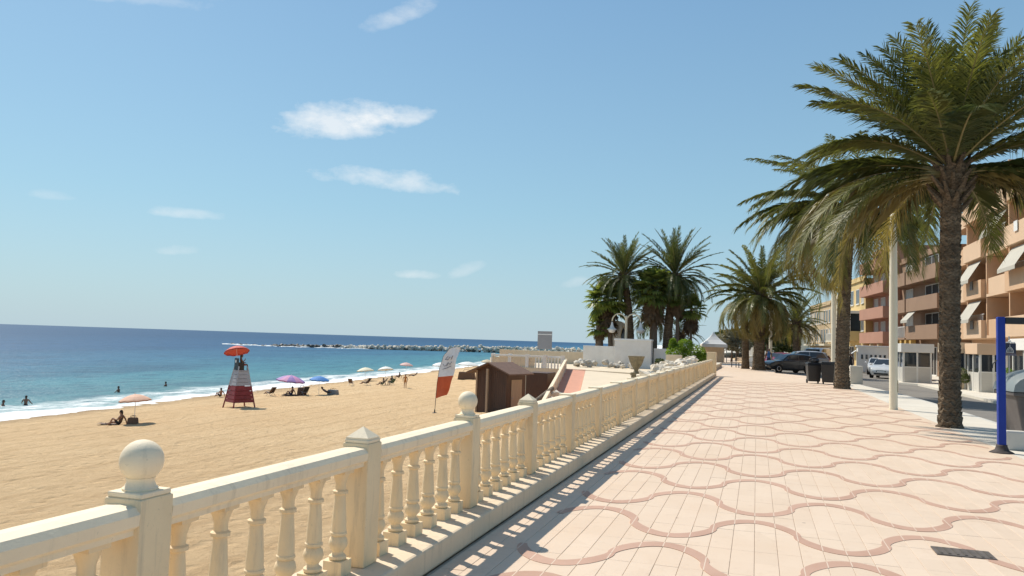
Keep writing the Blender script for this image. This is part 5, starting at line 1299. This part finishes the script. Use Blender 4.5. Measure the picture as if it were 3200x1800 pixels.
def balcony(B, x0, x1, z, wall, dep=1.3, par=1.0, rail=False, awn=None, cham=0.0):
    m = MB(); m.b2((x0, -dep, z - .18), (x1, .0, z)); bo = m.build('balcony', M[wall], B)
    if rail:
        m = MB(); m.b2((x0, -dep, z + par - .05), (x1, -dep + .05, z + par)); m.build('handrail', M['frame_w'], bo)
        for k in range(int((x1 - x0) / .16) + 1): m = MB(); xx = x0 + .03 + k * .16; m.b2((xx, -dep + .01, z), (xx + .025, -dep + .035, z + par - .05)); m.build('bar', M['frame_w'], bo)
    else:
        pl = [(x0, -.002), (x0, -dep), (x1, -dep), (x1, -.002), (x1 - .12, -.002), (x1 - .12, -dep + .12), (x0 + .12, -dep + .12), (x0 + .12, -.002)]
        if cham: pl = [(x0, -.002), (x0, -dep + cham), (x0 + cham, -dep), (x1, -dep), (x1, -.002), (x1 - .12, -.002), (x1 - .12, -dep + .12), (x0 + cham + .05, -dep + .12), (x0 + .12, -dep + cham + .05), (x0 + .12, -.002)]
        m = MB(); m.prism(pl, z - .001, z + par); m.build('parapet', M[wall], bo, fix=True)
    if awn:
        a0, a1, drop = awn; m = MB()
        P = [(a0, -dep + .25, z + 2.35), (a1, -dep + .25, z + 2.35), (a1, -dep - .55, z + 2.35 - drop), (a0, -dep - .55, z + 2.35 - drop)]
        Q = [(p[0], p[1], p[2] + .03) for p in P]
        m.add(P + Q, [(0, 3, 2, 1), (4, 5, 6, 7), (3, 7, 6, 2), (0, 4, 7, 3), (1, 2, 6, 5)])
        m.add([(a0, -dep - .552, z + 2.35 - drop - .2), (a1, -dep - .552, z + 2.35 - drop - .2), (a1, -dep - .552, z + 2.36 - drop), (a0, -dep - .552, z + 2.36 - drop)], [(0, 1, 2, 3)])
        m.build('awning', M['awning'], bo)
    return bo
def building(name, label, p0, p1, depth, h, wall, roof=.35):
    """facade from p0 (near) to p1 (far); local x runs along it, local -y faces the street"""
    ang = math.atan2(p1[1] - p0[1], p1[0] - p0[0]); L = math.hypot(p1[0] - p0[0], p1[1] - p0[1])
    # street lies on the left of p0->p1: mirror so that -y is the street side
    T = thing(name, label, 'building', (p1[0], p1[1], -.25), ang + math.pi)
    m = MB(); m.b2((0, 0, 0), (L, depth, h)); m.build('wall', M[wall], T)
    m = MB(); m.b2((-.05, -.18, h), (L + .05, depth + .05, h + .22)); rf = m.build('roof', M[wall], T)
    m = MB(); m.b2((0.05, -.05, h + .22), (L - .05, .15, h + .22 + roof)); m.build('roof_parapet', M[wall], rf)
    return T, L
# local x = 0 is the FAR end, x = L the near end
F = lambda Y: 14.5 - .0985 * max(0, Y - 60)
# orange apartment block
B, L = building('apartment_building', 'orange apartment block with stacked balconies and awnings', (15.9, 38), (15.9, 69), 12, 13.4, 'orange_w')
ST_ = 2.72
for fl_ in range(4):
    z = 3.25 + ST_ * fl_
    for k, (x0, x1) in enumerate(((.3, 4.6), (4.9, 9.6), (9.9, 14.6), (14.9, 19.8), (20.1, 25.2), (25.6, 30.6))):
        aw = None
        if (fl_, k) in ((0, 1), (1, 1), (2, 2), (1, 3), (0, 4)): aw = (x0 + .6, x1 - .9, 1.3)
        balcony(B, x0, x1, z, 'peach_w' if (k + fl_) % 2 else 'orange_w', 1.4 + (.25 if k % 2 else 0), 1.02, rail=False, awn=aw, cham=.5 if k % 2 == 0 else 0)
        win(B, x0 + 1.3, z + .05, 1.5, 2.1, kind='pane' if (k + fl_) % 3 else 'shutter', name='balcony_door')
        win(B, x1 - 1.1, z + .9, 1.1, 1.2, kind='shutter' if (k + fl_) % 2 else 'pane')
        m = MB(); m.b2((x1 + .04, -1.35, z - .18), (x1 + .22, -.002, z + 2.5)); m.build('divider', M['orange_w'], B)
        if (k + fl_) % 3 == 1:
            m = MB()
            for q in range(int((x1 - x0 - .4) / .22)): m.b2((x0 + .2 + q * .22, -1.42, z + 1.03), (x0 + .225 + q * .22, -1.395, z + 1.42))
            m.b2((x0 + .2, -1.425, z + 1.42), (x1 - .2, -1.39, z + 1.46)); m.build('top_railing', M['frame_w'], B)
for k in range(8): win(B, 2 + 3.8 * k, .15, 2.4, 2.3, kind='pane', name='shop_window')
rq = random.Random(4)
for fl_ in range(4):
    for x in (3.6, 8.6, 13.4, 18.6, 24.0):
        z = 3.25 + ST_ * fl_
        if rq.random() < .6:      # air conditioner on the wall
            m = MB(); m.b2((x - .4, -.34, z + 1.75), (x + .4, -.01, z + 2.25)); ac = m.build('air_conditioner', M['whitepaint'], B, bevel=.02)
            m = MB(); m.lathe([(.2, 0), (.2, .02)], 14); o = m.build('fan_grille', M['black'], ac, (x - .1, -.345, z + 2.0)); o.rotation_euler = (R(90), 0, 0)
        if rq.random() < .5:      # washing hung over the parapet
            w_ = rq.uniform(.5, 1.1); m = MB(); y0 = -1.70 if int((x - .3) // 4.9) % 2 else -1.45
            m.b2((x - 1.6, y0 - .02, z + .45), (x - 1.6 + w_, y0, z + 1.05)); m.build('hung_towel', CL[rq.choice(['white', 'blue', 'grey', 'red', 'white'])], B)
# brown block
B, L = building('apartment_building', 'brown rendered block with a deep dark balcony and ochre ground-floor columns', (F(69.2) + 1.2, 69.2), (F(83.8) + 1.2, 83.8), 10, 10.4, 'brown_w')
for fl_ in range(3):
    z = 3.3 + 2.45 * fl_
    balcony(B, .4, 5.4, z, 'brown_w', 1.2, 1.0, rail=(fl_ == 0)); balcony(B, 5.8, L - .3, z, 'brown_w', 1.2, 1.0, awn=(6.2, 8.2, .9) if fl_ == 0 else None)
    win(B, 2.6, z + .1, 2.2, 2.0, kind='shutter', name='balcony_door'); win(B, 9.2, z + .1, 3.6, 2.0, kind='dark', name='balcony_door'); win(B, L - 2.4, z + .1, 1.8, 2.0, kind='pane', name='balcony_door')
for k in range(5):
    m = MB(); m.b2((.6 + k * 1.5, -1.15, 0), (1.15 + k * 1.5, -.75, 3.1)); m.build('column', M['ochre_w'], B)
win(B, 9.6, 0.1, 1.6, 2.4, kind='dark', name='door'); win(B, 3.4, .2, 4.5, 2.3, kind='dark', name='shop_window'); win(B, 12.6, .2, 2.4, 2.3, name='shop_window')
# terracotta block
B, L = building('apartment_building', 'terracotta red block with long balconies and white curtains', (F(84) + .9, 84), (F(93.8) + .9, 93.8), 10, 12.2, 'red_w')
for fl_ in range(4):
    z = 3.0 + 2.5 * fl_
    balcony(B, -.4, L - .3, z, 'red_w', 1.3, .95)
    win(B, 1.6, z + .1, 1.5, 2.0, kind='shutter', name='balcony_door'); win(B, 4.4, z + .1, 1.7, 2.0, kind='shutter', name='balcony_door'); win(B, 7.6, z + .1, 1.8, 2.0, kind='pane', name='balcony_door')
for k in range(3): m = MB(); m.b2((.5 + 3.2 * k, -1.2, 0), (1.0 + 3.2 * k, -.8, 2.8)); m.build('column', M['tan_w'], B)
win(B, 5, .1, 3, 2.3, kind='dark', name='shop_window')
# yellow house with bay window
B, L = building('house', 'yellow house with a white curved glazed bay on its upper floor', (F(94) + .2, 94), (F(103) + .2, 103), 9, 9.8, 'yellow_w')
m = MB(); m.prism([(1.0, 0), (1.3, -1.1), (2.4, -1.5), (5.2, -1.5), (6.3, -1.1), (6.6, 0)], 3.1, 4.2); m.build('bay_base', M['yellow_w'], B)
m = MB(); m.prism([(1.1, 0), (1.4, -1.0), (2.5, -1.38), (5.1, -1.38), (6.2, -1.0), (6.5, 0)], 4.2, 6.2); by = m.build('bay_window', M['glass'], B)
for x, y in ((1.4, -1.02), (2.5, -1.4), (3.4, -1.4), (4.3, -1.4), (5.1, -1.4), (6.2, -1.02)): m = MB(); m.b2((x - .06, y - .05, 4.2), (x + .06, y + .05, 6.2)); m.build('mullion', M['frame_w'], by)
m = MB(); m.prism([(.9, .0), (1.2, -1.2), (2.4, -1.6), (5.2, -1.6), (6.4, -1.2), (6.7, 0)], 6.2, 6.5); m.build('bay_roof', M['frame_w'], B)
win(B, 7.8, 4.2, 1.2, 1.7); win(B, 2.5, 7.3, 1.5, 1.7); win(B, 5.4, 7.3, 1.5, 1.7); win(B, 7.8, 7.3, 1.2, 1.7, kind='shutter')
win(B, 2.4, .2, 2.4, 2.3, kind='dark', name='shop_window'); win(B, 6, .2, 2.4, 2.3, kind='dark', name='shop_window')
# cream house
B, L = building('house', 'narrow cream house with a white top storey, left of the yellow house', (F(103.2), 103.2), (F(111.4), 111.4), 9, 8.5, 'cream_w')
for fl_ in range(3):
    for k in range(3): win(B, 1.4 + 2.7 * k, .9 + 2.75 * fl_, 1.5, 1.6, kind='shutter' if (k + fl_) % 3 == 1 else 'pane')
balcony(B, .4, 5.0, 3.2, 'cream_w', .9, .9, rail=True)
# tan building with rows of tall windows
B, L = building('long_building', 'long tan building with two rows of tall narrow windows', (F(111.6) - .1, 111.6), (F(128) - .1, 128), 9, 8.0, 'tan_w')
for fl_ in range(2):
    for k in range(9): win(B, 1.1 + 1.8 * k, 3.1 + 2.55 * fl_, .95, 1.75, kind='shutter' if (k * 3 + fl_) % 4 == 0 else 'pane')
for k in range(6): win(B, 1.5 + 2.8 * k, .2, 2.0, 2.1, kind='dark', name='shop_window')
m = MB(); m.b2((-.1, -.9, 2.55), (L + .1, .0, 2.8)); m.build('canopy', M['cream_w'], B)
B, L = building('house', 'distant pale house at the bend of the street', (6.2, 150), (-2, 162), 9, 6.5, 'cream_w')
for k in range(5): win(B, 1.5 + 2.6 * k, 3.6, 1.3, 1.5); win(B, 1.5 + 2.6 * k, .4, 1.3, 2.0, kind='shutter')
# ---- glazed shop porches on the far pavement
PZ = -.19
def porch(label, lo, hi, wall, nf=3, ns=3, low=.9, name='glazed_porch', glass_low=False):
    T = thing(name, label, 'porch', (lo[0], lo[1], PZ)); W, D, H_ = hi[0] - lo[0], hi[1] - lo[1], hi[2]
    lw = M['frame_w'] if glass_low else M[wall]
    m = MB(); m.b2((0, 0, 0), (W, .08, low)); m.build('low_wall', lw if not glass_low else M['shutter'], T)
    m = MB(); m.b2((0, .085, 0), (.08, D, low)); m.build('low_wall', lw if not glass_low else M['shutter'], T)
    m = MB(); m.b2((-.12, -.12, H_ - .55), (W + .12, D + .1, H_)); m.build('fascia', M[wall], T, bevel=.02)
    for k in range(nf + 1):
        x = (W - .1) * k / nf; m = MB(); m.b2((x, -.012, .0), (x + .1, .09, H_ - .555)); m.build('mullion', M['frame_w'], T)
    for k in range(1, ns + 1):
        y = .1 + (D - .2) * k / ns; m = MB(); m.b2((-.012, y, 0), (.09, y + .1, H_ - .555)); m.build('mullion', M['frame_w'], T)
    for k in range(nf):
        m = MB(); m.b2((.1 + (W - .1) * k / nf, .03, low), ((W - .1) * (k + 1) / nf, .045, H_ - .56)); m.build('pane', M['glass'], T)
    for k in range(ns):
        m = MB(); m.b2((.03, .2 + (D - .2) * k / ns, low), (.045, .1 + (D - .2) * (k + 1) / ns, H_ - .56)); m.build('pane', M['glass'], T)
    m = MB(); m.b2((-.02, -.02, low), (W + .02, .1, low + .06)); m.build('sill', M['frame_w'], T)
    m = MB(); m.b2((.1, D - .1, 0), (W, D, H_ - .6)); m.build('back_wall', M[wall], T)
    return T
k1 = porch('white glazed kiosk porch just left of the big palm trunk', (8.85, 55.2, 0), (10.5, 57.6, 2.45), 'frame_w', 2, 2, .95, glass_low=True)
pa = porch('grey shop porch with three windows and a painted mark, right of the big palm', (10.35, 47.8, 0), (11.35, 52, 2.5), 'plinth', 3, 2, 1.05)
m = MB(); m.b2((.42, -.135, 2.12), (.50, -.122, 2.36)); m.b2((.36, -.135, 2.10), (.56, -.122, 2.14)); m.b2((.37, -.135, 2.29), (.43, -.122, 2.34)); m.build('lettering', M['black'], pa)
pb = porch('cream shop porch with pale lower glass, left of the blue post', (10.75, 45.2, 0), (12.6, 47.5, 2.45), 'peach_w', 3, 2, .98, glass_low=True)
pc = porch('white shop porch at the right edge behind the grey container', (11.9, 40.5, 0), (14.2, 44, 2.7), 'white', 2, 2, .9)
# hanging shop sign with dome emblem
sg = thing('shop_sign', 'dark blue hanging shop sign with a white dome emblem', 'sign', (10.86, 40.55, PZ))
m = MB(); m.tube([(0, .08, 0), (0, .08, 2.75)], .03, 8); m.build('post', M['steel'], sg)
m = MB(); m.b2((-.24, -.03, 1.98), (.24, .03, 2.44)); pn = m.build('panel', mat('navy_sign', (.012, .018, .05), .4, .1, 3), sg)
m = MB(); m.b2((-.25, -.035, 1.88), (.25, .035, 1.975)); m.build('lower_band', mat('violet_grey', (.12, .11, .15), .5, .1, 3), sg)
def bars(pts, r=.012):
    m = MB(); m.tube([(x, -.036, z) for x, z in pts], r, 4); m.build('emblem', M['whitepaint'], pn)
bars([(-.14, 2.02), (-.12, 2.14), (-.06, 2.23), (0, 2.27), (.06, 2.23), (.12, 2.14), (.14, 2.02)]); bars([(0, 2.27), (0, 2.37)]); bars([(-.15, 2.03), (.15, 2.03)], .009)
bars([(-.08, 2.04), (-.07, 2.13), (-.03, 2.19), (0, 2.21), (.03, 2.19), (.07, 2.13), (.08, 2.04)], .009); bars([(0, 2.04), (0, 2.16)], .008)
for x in (-.18, -.09, .09, .18): m = MB(); m.ell((x, 0, 2.47), (.045, .03, .03), 8, 5); m.build('ornament', M['whitepaint'], sg)
m = MB(); m.ell((0, 0, 2.52), (.06, .04, .06), 8, 6); m.build('ornament', M['whitepaint'], sg)
# white kiosk with a row of small windows
kb = thing('white_kiosk', 'white single-storey kiosk with a row of small windows before the terracotta block', 'kiosk', (8.95, 79.5, PZ), R(-4))
m = MB(); m.b2((0, 0, 0), (2.6, 2.4, 2.3)); m.build('wall', M['white'], kb, bevel=.02)
m = MB(); m.b2((-.12, -.12, 2.3), (2.72, 2.5, 2.42)); m.build('roof', M['whitepaint'], kb, bevel=.02)
for k in range(6):
    m = MB(); m.b2((.25 + .38 * k, -.03, 1.15), (.48 + .38 * k, .01, 1.62)); w_ = m.build('window', M['frame_w'], kb)
    m = MB(); m.b2((.275 + .38 * k, -.04, 1.18), (.455 + .38 * k, -.031, 1.59)); m.build('pane', M['glass'], w_)
m = MB(); P = [(-.1, -.02, 1.95), (-.1, 2.2, 1.95), (-1.0, 2.2, 1.25), (-1.0, -.02, 1.25)]; m.add(P + [(a_, b_, c_ + .03) for a_, b_, c_ in P], [(0, 1, 2, 3), (4, 7, 6, 5), (0, 4, 5, 1), (2, 6, 7, 3), (0, 3, 7, 4), (1, 5, 6, 2)]); m.build('awning', M['whitepaint'], kb)
